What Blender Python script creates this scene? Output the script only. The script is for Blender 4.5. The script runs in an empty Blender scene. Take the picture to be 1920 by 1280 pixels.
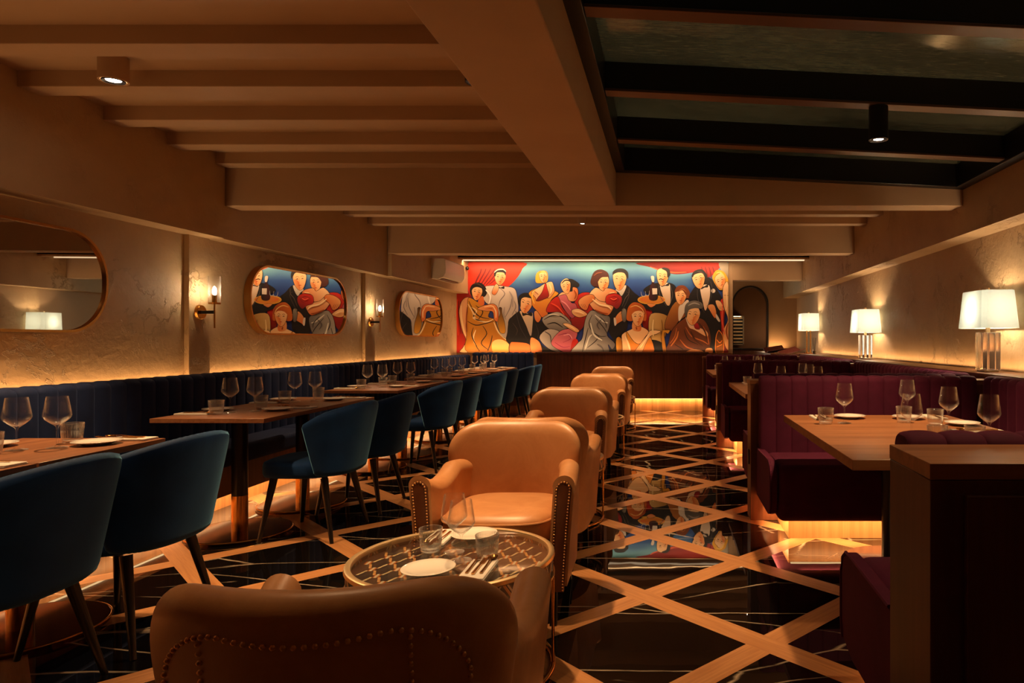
import bpy, bmesh, math, random
from math import sin, cos, pi, sqrt, radians as R
from mathutils import Vector, Matrix
from mathutils.geometry import tessellate_polygon
random.seed(7)
COL = bpy.context.scene.collection
scene = bpy.context.scene

# ------------------------------------------------------------------ helpers
def srgb(r, g, b):
    def f(v):
        v /= 255.0
        return v/12.92 if v <= .04045 else ((v+.055)/1.055)**2.4
    return (f(r), f(g), f(b), 1.0)

class MB:
    def __init__(s): s.v = []; s.f = []
    def add(s, vs, fs):
        o = len(s.v); s.v += [tuple(p) for p in vs]; s.f += [tuple(i+o for i in q) for q in fs]; return s
    def box(s, x0, x1, y0, y1, z0, z1):
        return s.add([(x0,y0,z0),(x1,y0,z0),(x1,y1,z0),(x0,y1,z0),(x0,y0,z1),(x1,y0,z1),(x1,y1,z1),(x0,y1,z1)],
                     [(0,3,2,1),(4,5,6,7),(0,1,5,4),(1,2,6,5),(2,3,7,6),(3,0,4,7)])
    def cyl(s, p0, p1, r0, r1=None, n=24, caps=True):
        r1 = r0 if r1 is None else r1
        p0 = Vector(p0); p1 = Vector(p1); d = (p1-p0).normalized()
        a = Vector((1,0,0)) if abs(d.x) < .9 else Vector((0,1,0))
        u = d.cross(a).normalized(); w = d.cross(u).normalized()
        vs = []
        for p, r in ((p0, r0), (p1, r1)):
            for i in range(n):
                t = 2*pi*i/n; vs.append(p+u*cos(t)*r+w*sin(t)*r)
        fs = [(i, (i+1) % n, n+(i+1) % n, n+i) for i in range(n)]
        if caps: fs += [tuple(range(n-1, -1, -1)), tuple(range(n, 2*n))]
        return s.add(vs, fs)
    def lathe(s, prof, n=32, cx=0, cy=0, cz=0, mod=None):
        vs = []
        for r, z in prof:
            for i in range(n):
                t = 2*pi*i/n; rr = r*(mod(t, z) if mod else 1)
                vs.append((cx+rr*cos(t), cy+rr*sin(t), cz+z))
        fs = []
        for k in range(len(prof)-1):
            for i in range(n):
                j = (i+1) % n
                fs.append((k*n+i, k*n+j, (k+1)*n+j, (k+1)*n+i))
        if prof[0][0] < 1e-6 or prof[-1][0] < 1e-6: pass
        return s.add(vs, fs)
    def tube(s, pts, r, n=8, closed=False):
        pts = [Vector(p) for p in pts]; m = len(pts); vs = []
        for i, p in enumerate(pts):
            if closed: d = pts[(i+1) % m]-pts[i-1]
            else: d = pts[min(i+1, m-1)]-pts[max(i-1, 0)]
            d.normalize(); a = Vector((0,0,1)) if abs(d.z) < .95 else Vector((1,0,0))
            u = d.cross(a).normalized(); w = u.cross(d).normalized()
            rr = r[i] if isinstance(r, (list, tuple)) else r
            for k in range(n):
                t = 2*pi*k/n; vs.append(p+u*cos(t)*rr+w*sin(t)*rr)
        fs = []
        for i in range(m if closed else m-1):
            for k in range(n):
                a0 = i*n+k; b0 = i*n+(k+1) % n; j = (i+1) % m
                fs.append((a0, b0, j*n+(k+1) % n, j*n+k))
        if not closed: fs += [tuple(range(n-1, -1, -1)), tuple(range((m-1)*n, m*n))]
        return s.add(vs, fs)
    def loft(s, rings, caps=True, closed=True):
        n = len(rings[0]); vs = [p for r in rings for p in r]; fs = []
        for k in range(len(rings)-1):
            for i in range(n if closed else n-1):
                j = (i+1) % n
                fs.append((k*n+i, k*n+j, (k+1)*n+j, (k+1)*n+i))
        if caps: fs += [tuple(range(n-1, -1, -1)), tuple(range((len(rings)-1)*n, len(rings)*n))]
        return s.add(vs, fs)
    def build(s, name, mat, parent=None, smooth=True, angle=40, bevel=0, seg=2, subsurf=0):
        me = bpy.data.meshes.new(name); me.from_pydata(s.v, [], s.f)
        bm = bmesh.new(); bm.from_mesh(me); bmesh.ops.remove_doubles(bm, verts=bm.verts, dist=1e-5)
        bmesh.ops.recalc_face_normals(bm, faces=bm.faces); bm.to_mesh(me); bm.free()
        me.materials.append(mat)
        if smooth:
            me.shade_smooth(); me.set_sharp_from_angle(angle=R(angle))
        o = bpy.data.objects.new(name, me); COL.objects.link(o)
        if parent: o.parent = parent
        if bevel:
            m = o.modifiers.new('bevel', 'BEVEL'); m.width = bevel; m.segments = seg; m.limit_method = 'ANGLE'; m.angle_limit = R(50)
        if subsurf:
            m = o.modifiers.new('sub', 'SUBSURF'); m.levels = subsurf; m.render_levels = subsurf
        return o

def tag(o, label=None, cat=None, group=None, kind=None):
    if label: o['label'] = label
    if cat: o['category'] = cat
    if group: o['group'] = group
    if kind: o['kind'] = kind
    return o
def empty(name, loc=(0,0,0), rz=0, label=None, cat=None, group=None):
    o = bpy.data.objects.new(name, None); COL.objects.link(o); o.location = loc; o.rotation_euler = (0,0,rz)
    o.empty_display_size = .1
    return tag(o, label, cat, group)
def copy_tree(o, parent=None):
    c = o.copy(); COL.objects.link(c); c.parent = parent
    for ch in list(o.children): copy_tree(ch, c)
    return c
USED = set()
def place(proto, loc, rz=0, label=None, group=None):
    """first use moves the prototype, later uses copy it with its parts"""
    if proto.name in USED: o = copy_tree(proto)
    else: USED.add(proto.name); o = proto
    o.location = loc; o.rotation_euler = (0, 0, rz)
    if label: o['label'] = label
    if group: o['group'] = group
    return o
def struct(o): o['kind'] = 'structure'; return o
def superell(rx, ry, n, e, cx=0, cy=0, z=0):
    out = []
    for i in range(n):
        t = 2*pi*i/n; c, s_ = cos(t), sin(t)
        out.append((cx+rx*math.copysign(abs(c)**e, c), cy+ry*math.copysign(abs(s_)**e, s_), z))
    return out

# ------------------------------------------------------------------ materials
def newmat(name):
    m = bpy.data.materials.new(name); m.use_nodes = True; nt = m.node_tree
    return m, nt, nt.nodes['Principled BSDF'], nt.nodes, nt.links
def simple(name, col, rough=.5, metal=0, **kw):
    m, nt, b, N, L = newmat(name)
    b.inputs['Base Color'].default_value = col; b.inputs['Roughness'].default_value = rough; b.inputs['Metallic'].default_value = metal
    for k, v in kw.items(): b.inputs[k.replace('_', ' ')].default_value = v
    return m
def ramp(N, stops, interp='LINEAR'):
    r = N.new('ShaderNodeValToRGB'); e = r.color_ramp.elements; r.color_ramp.interpolation = interp
    while len(e) < len(stops): e.new(.5)
    for i, (p, c) in enumerate(stops): e[i].position = p; e[i].color = c
    return r
def coords(N, L, scale=(1,1,1), rot=(0,0,0), kind='Object'):
    t = N.new('ShaderNodeTexCoord'); mp = N.new('ShaderNodeMapping')
    mp.inputs['Scale'].default_value = scale; mp.inputs['Rotation'].default_value = rot
    L.new(t.outputs[kind], mp.inputs['Vector']); return mp.outputs['Vector']
def noise(N, L, vec, scale, detail=4, rough=.55, dist=0):
    n = N.new('ShaderNodeTexNoise'); n.inputs['Scale'].default_value = scale; n.inputs['Detail'].default_value = detail
    n.inputs['Roughness'].default_value = rough; n.inputs['Distortion'].default_value = dist
    L.new(vec, n.inputs['Vector']); return n.outputs['Fac']
def bump(N, L, h, b, strength=.3, dist=.01):
    n = N.new('ShaderNodeBump'); n.inputs['Strength'].default_value = strength; n.inputs['Distance'].default_value = dist
    L.new(h, n.inputs['Height']); L.new(n.outputs['Normal'], b.inputs['Normal']); return n
def math_n(N, L, op, a, b=None, c=None):
    n = N.new('ShaderNodeMath'); n.operation = op
    for i, x in enumerate((a, b, c)):
        if x is None: continue
        if isinstance(x, (int, float)): n.inputs[i].default_value = x
        else: L.new(x, n.inputs[i])
    return n.outputs[0]

def mat_wood(name, dark, light, scale=(30,30,1.2), rough=.4, bands=6.0, coat=0):
    m, nt, b, N, L = newmat(name)
    v = coords(N, L, scale)
    f1 = noise(N, L, v, 1.0, 6, .6, .6)
    v2 = coords(N, L, (scale[0]*.12, scale[1]*.12, scale[2]*.25))
    f2 = noise(N, L, v2, bands/4, 3, .5, 1.2)
    s = math_n(N, L, 'ADD', math_n(N, L, 'MULTIPLY', f1, .6), math_n(N, L, 'MULTIPLY', f2, .5))
    r = ramp(N, [(.35, dark), (.72, light)]); L.new(s, r.inputs[0])
    L.new(r.outputs[0], b.inputs['Base Color']); b.inputs['Roughness'].default_value = rough
    b.inputs['Coat Weight'].default_value = coat
    bump(N, L, f1, b, .12, .002); return m
def mat_plaster(name, c0, c1, strength=.6, trowel=1.0):
    m, nt, b, N, L = newmat(name)
    v = coords(N, L)
    big = noise(N, L, v, 1.3, 5, .6, .5)
    r = ramp(N, [(.3, c0), (.7, c1)]); L.new(big, r.inputs[0]); L.new(r.outputs[0], b.inputs['Base Color'])
    b.inputs['Roughness'].default_value = .62; b.inputs['Specular IOR Level'].default_value = .35
    # trowel ridges: sparse ridged noise, broken up by a mask
    a = noise(N, L, v, 3.1, 7, .68, .25)
    rid = math_n(N, L, 'ABSOLUTE', math_n(N, L, 'SUBTRACT', a, .5))
    rr = ramp(N, [(0.0, (1,1,1,1)), (.016, (0,0,0,1))]); L.new(rid, rr.inputs[0])
    mask = noise(N, L, v, 1.9, 3, .5, 0)
    mr = ramp(N, [(.52, (0,0,0,1)), (.60, (1,1,1,1))]); L.new(mask, mr.inputs[0])
    rg = math_n(N, L, 'MULTIPLY', rr.outputs[0], mr.outputs[0])
    vor = N.new('ShaderNodeTexNoise'); vor.inputs['Scale'].default_value = 17; vor.inputs['Detail'].default_value = 6; vor.inputs['Distortion'].default_value = .5
    L.new(v, vor.inputs['Vector'])
    h = math_n(N, L, 'ADD', math_n(N, L, 'MULTIPLY', rg, 1.0*trowel), math_n(N, L, 'ADD', math_n(N, L, 'MULTIPLY', vor.outputs['Fac'], .35), math_n(N, L, 'MULTIPLY', a, .9)))
    bump(N, L, h, b, strength, .02); return m
def mat_velvet(name, col, sheen, edge=1.0):
    m, nt, b, N, L = newmat(name)
    v = coords(N, L, (1,1,1)); f = noise(N, L, v, 6, 4, .6, .6)
    dk = tuple(c*.68 for c in col[:3])+(1,); r = ramp(N, [(.3, dk), (.7, col)]); L.new(f, r.inputs[0])
    L.new(r.outputs[0], b.inputs['Base Color']); b.inputs['Roughness'].default_value = .8
    b.inputs['Specular IOR Level'].default_value = .2
    b.inputs['Sheen Weight'].default_value = edge; b.inputs['Sheen Roughness'].default_value = .35; b.inputs['Sheen Tint'].default_value = sheen
    f2 = noise(N, L, v, 220, 2, .5); bump(N, L, f2, b, .15, .002); return m
def mat_leather(name, c0, c1, rough=.42):
    m, nt, b, N, L = newmat(name)
    v = coords(N, L); f = noise(N, L, v, 5, 6, .65, .8)
    r = ramp(N, [(.3, c0), (.7, c1)]); L.new(f, r.inputs[0]); L.new(r.outputs[0], b.inputs['Base Color'])
    b.inputs['Roughness'].default_value = rough; b.inputs['Specular IOR Level'].default_value = .45
    vo = N.new('ShaderNodeTexVoronoi'); vo.inputs['Scale'].default_value = 260; L.new(v, vo.inputs['Vector'])
    h = math_n(N, L, 'ADD', math_n(N, L, 'MULTIPLY', vo.outputs['Distance'], .3), math_n(N, L, 'MULTIPLY', f, .8))
    bump(N, L, h, b, .12, .002); return m
def mat_emit(name, col, st):
    m = bpy.data.materials.new(name); m.use_nodes = True; nt = m.node_tree; nt.nodes.clear()
    e = nt.nodes.new('ShaderNodeEmission'); o = nt.nodes.new('ShaderNodeOutputMaterial')
    e.inputs[0].default_value = col; e.inputs[1].default_value = st; nt.links.new(e.outputs[0], o.inputs[0]); return m
def mat_glass(name, tint=(1,1,1,1), ior=1.5, base=.05, rough=.0, edge=False, pw=4.0):
    m = bpy.data.materials.new(name); m.use_nodes = True; nt = m.node_tree; nt.nodes.clear(); N = nt.nodes; L = nt.links
    t = N.new('ShaderNodeBsdfTransparent'); t.inputs[0].default_value = tint
    g = N.new('ShaderNodeBsdfGlossy'); g.inputs['Roughness'].default_value = rough; g.inputs['Color'].default_value = (1,1,1,1)
    f = N.new('ShaderNodeLayerWeight'); f.inputs['Blend'].default_value = .5
    p = N.new('ShaderNodeMath'); p.operation = 'POWER'; p.inputs[1].default_value = pw; L.new(f.outputs['Facing'], p.inputs[0])
    a = N.new('ShaderNodeMath'); a.operation = 'MULTIPLY_ADD'; a.inputs[1].default_value = .95; a.inputs[2].default_value = base; L.new(p.outputs[0], a.inputs[0])
    df = N.new('ShaderNodeBsdfDiffuse'); df.inputs[0].default_value = (.9,.9,.88,1); gd = N.new('ShaderNodeMixShader'); gd.inputs[0].default_value = .22; L.new(g.outputs[0], gd.inputs[1]); L.new(df.outputs[0], gd.inputs[2])  # white diffuse stands in for light refracted at the glass edges
    mx = N.new('ShaderNodeMixShader'); o = N.new('ShaderNodeOutputMaterial')
    L.new(a.outputs[0], mx.inputs[0]); L.new(t.outputs[0], mx.inputs[1]); L.new(gd.outputs[0] if edge else g.outputs[0], mx.inputs[2]); L.new(mx.outputs[0], o.inputs[0]); return m
def mat_vcol(name, rough=.5, coat=0):
    m, nt, b, N, L = newmat(name)
    a = N.new('ShaderNodeAttribute'); a.attribute_name = 'Col'; L.new(a.outputs['Color'], b.inputs['Base Color'])
    b.inputs['Roughness'].default_value = rough; b.inputs['Coat Weight'].default_value = coat; return m

M = {}
M['plaster'] = mat_plaster('trowelled_plaster', srgb(168,138,102), srgb(184,154,116), .7)
M['plaster_up'] = mat_plaster('upper_plaster', srgb(166,136,98), srgb(180,150,110), .4, .6)
M['smooth'] = mat_plaster('smooth_paint', srgb(172,140,106), srgb(182,150,116), .05, .15)
M['walnut'] = mat_wood('walnut_panel', srgb(74,38,22), srgb(124,72,42), (34,34,1.0), .38)
M['walnut_d'] = mat_wood('dark_walnut', srgb(62,32,19), srgb(98,55,32), (30,30,1.0), .4)
M['table'] = mat_wood('table_walnut', srgb(112,68,42), srgb(160,106,68), (38,2.2,38), .33)
M['table_x'] = mat_wood('booth_table_walnut', srgb(118,74,46), srgb(166,112,72), (2.0,36,36), .32)
M['plinth'] = mat_wood('plinth_walnut', srgb(140,92,52), srgb(186,132,82), (40,40,1.0), .35)
M['blue'] = mat_velvet('blue_velvet', srgb(14,54,104), srgb(120,185,225), .8)
M['navy'] = mat_velvet('navy_fabric', srgb(26,40,76), srgb(80,100,150), .25)
M['plum'] = mat_velvet('plum_velvet', srgb(84,24,52), srgb(190,100,130), .4)
M['leather'] = mat_leather('tan_leather', srgb(182,124,76), srgb(208,152,102), .4)
M['leather_d'] = mat_leather('brown_leather', srgb(84,44,22), srgb(104,58,30), .4)
M['brass'] = simple('brushed_brass', srgb(200,146,76), .24, 1)
M['brass_d'] = simple('antique_brass', srgb(104,60,27), .12, 1)
M['brass_p'] = simple('pale_brass', srgb(232,206,160), .38, 1)
M['black'] = simple('black_lacquer', srgb(20,17,16), .32)
M['blackm'] = simple('black_steel', srgb(26,24,24), .35, .3)
M['bronze'] = simple('bronze_edge', srgb(96,66,48), .35, .6)
M['white'] = simple('white_plastic', srgb(206,192,172), .4)
M['ceramic'] = simple('white_ceramic', srgb(240,234,222), .12, 0, Coat_Weight=.5)
M['linen'] = simple('linen_napkin', srgb(216,208,196), .9)
M['gold'] = simple('gold_cutlery', srgb(200,150,90), .18, 1)
M['glass'] = mat_glass('clear_glass', base=.018, rough=.03, edge=True, pw=2.6)
M['tumbler'] = mat_glass('ribbed_glass', (.93,.93,.92,1), 1.5, .07, .05, True, 1.7)
M['tabglass'] = mat_glass('table_glass', (.95,.97,.96,1), 1.5, .05)
M['doorglass'] = mat_glass('door_glass', (.8,.78,.74,1), 1.5, .06)
M['mirror'] = simple('mirror_silver', (.62,.60,.56,1), .01, 1)
M['nail'] = simple('brass_nail', srgb(225,170,110), .33, 1)
M['vcol'] = mat_vcol('painted_mural', .55)
M['inlay'] = mat_vcol('inlaid_bone', .35, .3)
M['darkmenu'] = simple('menu_cover', srgb(90,34,24), .5)
M['reed'] = simple('reed_stick', srgb(40,28,20), .7)
M['steel'] = simple('brushed_steel', srgb(150,140,125), .3, .9)
M['led'] = mat_emit('led_strip', (1,.62,.28,1), 2.5)
M['bulb'] = mat_emit('bulb_glow', (1,.78,.5,1), 160)
M['lens'] = mat_emit('lamp_lens', (1,.85,.66,1), 60)
def _shade():
    m = bpy.data.materials.new('lamp_shade_fabric'); m.use_nodes = True; nt = m.node_tree; nt.nodes.clear(); N = nt.nodes; L = nt.links
    d = N.new('ShaderNodeBsdfDiffuse'); d.inputs[0].default_value = srgb(226,232,228)
    t = N.new('ShaderNodeBsdfTranslucent'); t.inputs[0].default_value = (.55,.72,.78,1)
    mx = N.new('ShaderNodeMixShader'); mx.inputs[0].default_value = .22; o = N.new('ShaderNodeOutputMaterial')
    L.new(d.outputs[0], mx.inputs[1]); L.new(t.outputs[0], mx.inputs[2]); L.new(mx.outputs[0], o.inputs[0]); return m
M['shade'] = _shade()
def _crystal():
    m, nt, b, N, L = newmat('crystal_block'); b.inputs['Transmission Weight'].default_value = .92
    b.inputs['Roughness'].default_value = .02; b.inputs['IOR'].default_value = 1.3; b.inputs['Base Color'].default_value = (.95,.95,.93,1); return m
M['crystal'] = _crystal()
def _skyglass():
    m = bpy.data.materials.new('rain_marked_glass'); m.use_nodes = True; nt = m.node_tree; nt.nodes.clear(); N = nt.nodes; L = nt.links
    v = coords(N, L, (1.4, 9, 1)); f = noise(N, L, v, 9, 8, .7, .5)
    v2 = coords(N, L, (.5, 1.2, 1)); f2 = noise(N, L, v2, 1.2, 3, .5, .3)
    s = math_n(N, L, 'ADD', math_n(N, L, 'MULTIPLY', f, .6), math_n(N, L, 'MULTIPLY', f2, .5))
    r = ramp(N, [(.42, srgb(48,44,34)), (.66, srgb(128,120,94))]); L.new(s, r.inputs[0])
    d = N.new('ShaderNodeBsdfDiffuse'); L.new(r.outputs[0], d.inputs[0])
    g = N.new('ShaderNodeBsdfGlossy'); g.inputs['Roughness'].default_value = .12; g.inputs[0].default_value = (.9,.9,.85,1)
    t = N.new('ShaderNodeBsdfTransparent'); t.inputs[0].default_value = (.8,.82,.74,1)
    tl = N.new('ShaderNodeBsdfTranslucent'); L.new(r.outputs[0], tl.inputs[0]); m0 = N.new('ShaderNodeMixShader'); m0.inputs[0].default_value = .6; L.new(d.outputs[0], m0.inputs[1]); L.new(tl.outputs[0], m0.inputs[2])
    m1 = N.new('ShaderNodeMixShader'); m1.inputs[0].default_value = .72; L.new(t.outputs[0], m1.inputs[1]); L.new(m0.outputs[0], m1.inputs[2])
    lw = N.new('ShaderNodeLayerWeight'); lw.inputs[0].default_value = .25
    m2 = N.new('ShaderNodeMixShader'); L.new(lw.outputs['Fresnel'], m2.inputs[0]); L.new(m1.outputs[0], m2.inputs[1]); L.new(g.outputs[0], m2.inputs[2])
    o = N.new('ShaderNodeOutputMaterial'); L.new(m2.outputs[0], o.inputs[0]); return m
M['skyglass'] = _skyglass()
def _floor():
    m, nt, b, N, L = newmat('marble_floor_with_oak_lattice')
    t = N.new('ShaderNodeTexCoord'); v = t.outputs['Object']; sx = N.new('ShaderNodeSeparateXYZ'); L.new(v, sx.inputs[0])
    x, y = sx.outputs[0], sx.outputs[1]
    def strip(e, c):   # distance to the nearest strip centre, 1 m diagonals
        q = math_n(N, L, 'FRACT', math_n(N, L, 'ADD', e, 20.5-c))
        return math_n(N, L, 'ABSOLUTE', math_n(N, L, 'SUBTRACT', q, .5))
    u = strip(math_n(N, L, 'ADD', x, y), .08); w = strip(math_n(N, L, 'SUBTRACT', x, y), .70)
    hw = .082
    a = math_n(N, L, 'LESS_THAN', u, hw); c = math_n(N, L, 'LESS_THAN', w, hw)
    wood = math_n(N, L, 'MAXIMUM', a, c)
    # wood grain in both directions
    def grain(rot):
        mp = N.new('ShaderNodeMapping'); mp.inputs['Rotation'].default_value = (0,0,rot); mp.inputs['Scale'].default_value = (1,1,1)
        L.new(v, mp.inputs['Vector']); mp2 = N.new('ShaderNodeMapping'); mp2.inputs['Scale'].default_value = (3,60,1); L.new(mp.outputs[0], mp2.inputs['Vector'])
        return noise(N, L, mp2.outputs[0], 1, 5, .6, .8)
    g1 = grain(R(45)); g2 = grain(R(-45))
    gm = N.new('ShaderNodeMix'); gm.data_type = 'FLOAT'; L.new(a, gm.inputs[0]); L.new(g2, gm.inputs[2]); L.new(g1, gm.inputs[3])
    wr = ramp(N, [(.25, srgb(170,112,66)), (.75, srgb(210,152,98))]); L.new(gm.outputs[0], wr.inputs[0])
    # marble veins
    def veins(rot, sc, th, ms, seed):
        mp = N.new('ShaderNodeMapping'); mp.inputs['Rotation'].default_value = (0,0,rot); mp.inputs['Scale'].default_value = (.5,1.5,1); mp.inputs['Location'].default_value = (seed,seed*.7,0)
        L.new(v, mp.inputs['Vector'])
        nz = N.new('ShaderNodeTexNoise'); nz.inputs['Scale'].default_value = 3.0; nz.inputs['Detail'].default_value = 5; L.new(mp.outputs[0], nz.inputs['Vector'])
        mxv = N.new('ShaderNodeMix'); mxv.data_type = 'VECTOR'; mxv.inputs[0].default_value = .09; L.new(mp.outputs[0], mxv.inputs[4]); L.new(nz.outputs['Color'], mxv.inputs[5])
        vo = N.new('ShaderNodeTexVoronoi'); vo.feature = 'DISTANCE_TO_EDGE'; vo.inputs['Scale'].default_value = sc; L.new(mxv.outputs[1], vo.inputs['Vector'])
        rr = ramp(N, [(0, (1,1,1,1)), (th, (0,0,0,1))]); L.new(vo.outputs['Distance'], rr.inputs[0])
        mk = noise(N, L, mp.outputs[0], ms, 4, .6, 0)
        mr = ramp(N, [(.40, (0,0,0,1)), (.56, (1,1,1,1))]); L.new(mk, mr.inputs[0])
        return math_n(N, L, 'MULTIPLY', rr.outputs[0], mr.outputs[0])
    vv = math_n(N, L, 'MAXIMUM', veins(R(20), 1.5, .0095, 3.0, 1.2), veins(R(-40), 1.1, .0075, 2.6, 5.7))
    mc = ramp(N, [(0, srgb(13,10,9)), (1, srgb(196,176,150))]); L.new(vv, mc.inputs[0])
    mx = N.new('ShaderNodeMix'); mx.data_type = 'RGBA'; L.new(wood, mx.inputs[0]); L.new(mc.outputs[0], mx.inputs[6]); L.new(wr.outputs[0], mx.inputs[7])
    L.new(mx.outputs[2], b.inputs['Base Color'])
    rm = N.new('ShaderNodeMapRange'); L.new(wood, rm.inputs[0]); rm.inputs[3].default_value = .015; rm.inputs[4].default_value = .3
    L.new(rm.outputs[0], b.inputs['Roughness']); b.inputs['Specular IOR Level'].default_value = .6
    und = noise(N, L, v, 3.5, 2, .5, 0)
    bump(N, L, und, b, .02, .02)
    return m
M['floor'] = _floor()

# ------------------------------------------------------------------ camera
CAMZ = 1.2
cd = bpy.data.cameras.new('camera'); cam = bpy.data.objects.new('camera', cd); COL.objects.link(cam); scene.camera = cam
cam.location = (0, 0, CAMZ); cam.rotation_euler = (R(90), 0, 0)
cd.sensor_width = 36; cd.lens = 24; cd.shift_x = -292/1920; cd.shift_y = -4/1920; cd.clip_start = .05
def inframe(x, y, z=.8, pad=10):
    if y < .2: return False
    px = 1252+1280*x/y; py = 636-1280*(z-CAMZ)/y
    return -pad < px < 1920+pad and -pad < py < 1280+pad

# ------------------------------------------------------------------ room shell
XL, XR = -3.57, 2.49          # lower walls
SL, SR = -3.40, 2.28          # faces of the thicker upper walls
YB, YC, YD = -2.6, 11.5, 13.5 # behind camera, mural wall, arch wall
ZC = 2.605
struct(MB().box(XL-.3, XR+.3, YB-.2, YD+2.2, -.1, 0).build('floor', M['floor'], smooth=False))
struct(MB().box(XL-.2, XL, YB, YC+.2, 0, 1.975).build('wall_left', M['plaster'], smooth=False))
up = MB().box(XL-.2, SL, YB, 5.24, 1.975, 2.9).box(XL-.2, SL-.03, 5.24, 8.36, 1.975, 2.9).box(XL-.2, SL+.02, 8.36, YC+.2, 1.975, 2.9)
struct(up.build('wall_left_upper', M['plaster_up'], smooth=False))
struct(MB().box(XR, XR+.2, YB, 11.3, 0, 2.01).build('wall_right', M['plaster'], smooth=False))
struct(MB().box(XR+.06, XR+.2, 11.3, YD+.2, 0, 2.01).build('wall_right_far', M['smooth'], smooth=False))
struct(MB().box(SR, XR+.2, YB, YD, 2.01, 2.9).build('wall_right_upper', M['plaster'], smooth=False))
struct(MB().box(XL-.2, XR+.2, YB-.2, YB, 0, 2.9).build('wall_back', M['smooth'], smooth=False))
struct(MB().box(XL, 1.1, YC+.06, YC+.26, 0, 2.7).build('wall_mural', M['smooth'], smooth=False))
# ceiling: solid on the left of the long beam and beyond the cross beam; skylight opening on the right
ce = MB().box(XL, -.4, YB, 5.3, ZC, 2.9).box(XL, XR, 5.3, YD, ZC, 2.9).box(-.4, XR, YB, .9, ZC, 2.9)
struct(ce.build('ceiling', M['smooth'], smooth=False))
for i, k in enumerate([.05, .57, 1.09, 1.61, 2.01+.52-.0, 3.05, 3.566, 4.11, 4.63, 5.13]):
    if i == 4: k = 2.53
    struct(MB().box(SL, -.8, k, k+.14, 2.52, ZC+.01).build('trim_%d' % (i+1), M['smooth'], bevel=.004))
for i, k in enumerate([5.68, 6.19, 6.7, 7.22, 7.80, 8.9, 9.45, 10.0, 10.55]):
    struct(MB().box(SL-.03, SR, k, k+.15, 2.52, ZC+.01).build('trim_%d' % (i+11), M['smooth'], bevel=.004))
struct(MB().box(SL-.02, SR, 5.27, 5.47, 2.23, ZC+.01).build('trim_20', M['smooth'], bevel=.005))
struct(MB().box(SL-.02, SR, 8.34, 8.56, 2.25, ZC+.01).build('trim_21', M['smooth'], bevel=.005))
struct(MB().box(1.1, SR, 11.56, 11.78, 2.2, ZC+.01).build('trim_22', M['smooth'], bevel=.005))
struct(MB().box(-.80, -.40, YB, 5.27, 2.23, 2.9).build('trim_23', M['smooth'], bevel=.006))
# LED trough over the mural
struct(MB().box(-3.42, SR, 11.0, 11.28, 2.52, 2.545).box(-3.42, SR, 11.0, 11.04, 2.49, 2.545).build('trim_24', M['smooth'], smooth=False))
# slim pilasters on the left wall
for i, (a, b_) in enumerate([(5.04, 5.27), (7.98, 8.24)]):
    struct(MB().box(XL-.01, XL+.035, a, b_, 0, 1.975).build('trim_%d' % (25+i), M['plaster'], bevel=.003))
struct(MB().box(.72, SR, 12.3, 12.5, 2.35, ZC).build('trim_27', M['smooth'], bevel=.004))

# skylight
def sky_z(x, z0=2.50): return z0-.0505*(x+.33)
sk = empty('window_1'); struct(sk)
def sloped(mb, x0, x1, y0, y1, zb, zt):
    a, b_ = sky_z(x0, zb), sky_z(x1, zb); c, d = sky_z(x0, zt), sky_z(x1, zt)
    return mb.add([(x0,y0,a),(x1,y0,b_),(x1,y1,b_),(x0,y1,a),(x0,y0,c),(x1,y0,d),(x1,y1,d),(x0,y1,c)],
                  [(0,3,2,1),(4,5,6,7),(0,1,5,4),(1,2,6,5),(2,3,7,6),(3,0,4,7)])
fr = MB(); sloped(fr, -.40, -.33, .9, 5.27, 2.485, 2.68); sloped(fr, 2.2, 2.30, .9, 5.27, 2.485, 2.68)
sloped(fr, -.40, 2.30, 5.19, 5.27, 2.485, 2.68); sloped(fr, -.4, 2.3, .82, .9, 2.485, 2.68)
fr.build('frame', M['blackm'], sk, bevel=.004)
for y in (1.78, 2.68, 3.58, 4.46):
    bb = sloped(MB(), -.33, 2.2, y, y+.07, 2.515, 2.66).build('glazing_bar', M['blackm'], sk, bevel=.003)
    sloped(MB(), -.33, 2.2, y-.01, y+.08, 2.502, 2.515).build('bar_edge', M['bronze'], bb, bevel=.002)
sloped(MB(), -.40, 2.30, .85, 5.27, 2.66, 2.672).build('pane', M['skyglass'], sk, smooth=False)

# arched opening at the end
def arch_wall():
    x0, x1, zt, n = 1.27, 1.99, 2.26, 20; cx = (x0+x1)/2; r = (x1-x0)/2; zc = zt-r
    mb = MB(); pts = [(x0, 0), (x0, zc)]+[(cx-r*cos(pi*i/n), zc+r*sin(pi*i/n)) for i in range(1, n)]+[(x1, zc), (x1, 0)]
    out = [(1.0, 0), (1.0, zc)]
    for i in range(1, n):
        a = pi*i/n; t = cos(a)
        out.append((cx-(cx-1.0)*1.0*max(-1, min(1, 1.35*t))*(1 if t > 0 else (XR+.1-cx)/(cx-1.0)), ZC))
    out += [(XR+.1, zc), (XR+.1, 0)]
    m = len(pts); vs = []
    for (x, z) in pts: vs.append((x, YD, z))
    for (x, z) in out: vs.append((x, YD, z))
    for (x, z) in pts: vs.append((x, YD+.14, z))
    for (x, z) in out: vs.append((x, YD+.14, z))
    fs = []
    for i in range(m-1):
        fs += [(i, i+1, m+i+1, m+i), (2*m+i, 3*m+i, 3*m+i+1, 2*m+i+1), (i, 2*m+i, 2*m+i+1, i+1)]
    mb.add(vs, fs)
    return mb, pts
mb, apts = arch_wall(); struct(mb.build('wall_far', M['smooth'], smooth=False))
d1 = empty('door_1'); struct(d1)
pa = [(x, YD-.01, z) for x, z in apts]
f = MB(); cxx = 1.63
inn = [(cxx+(x-cxx)*.93, z-(0 if z < .1 else .03)) for x, z in apts]
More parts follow.
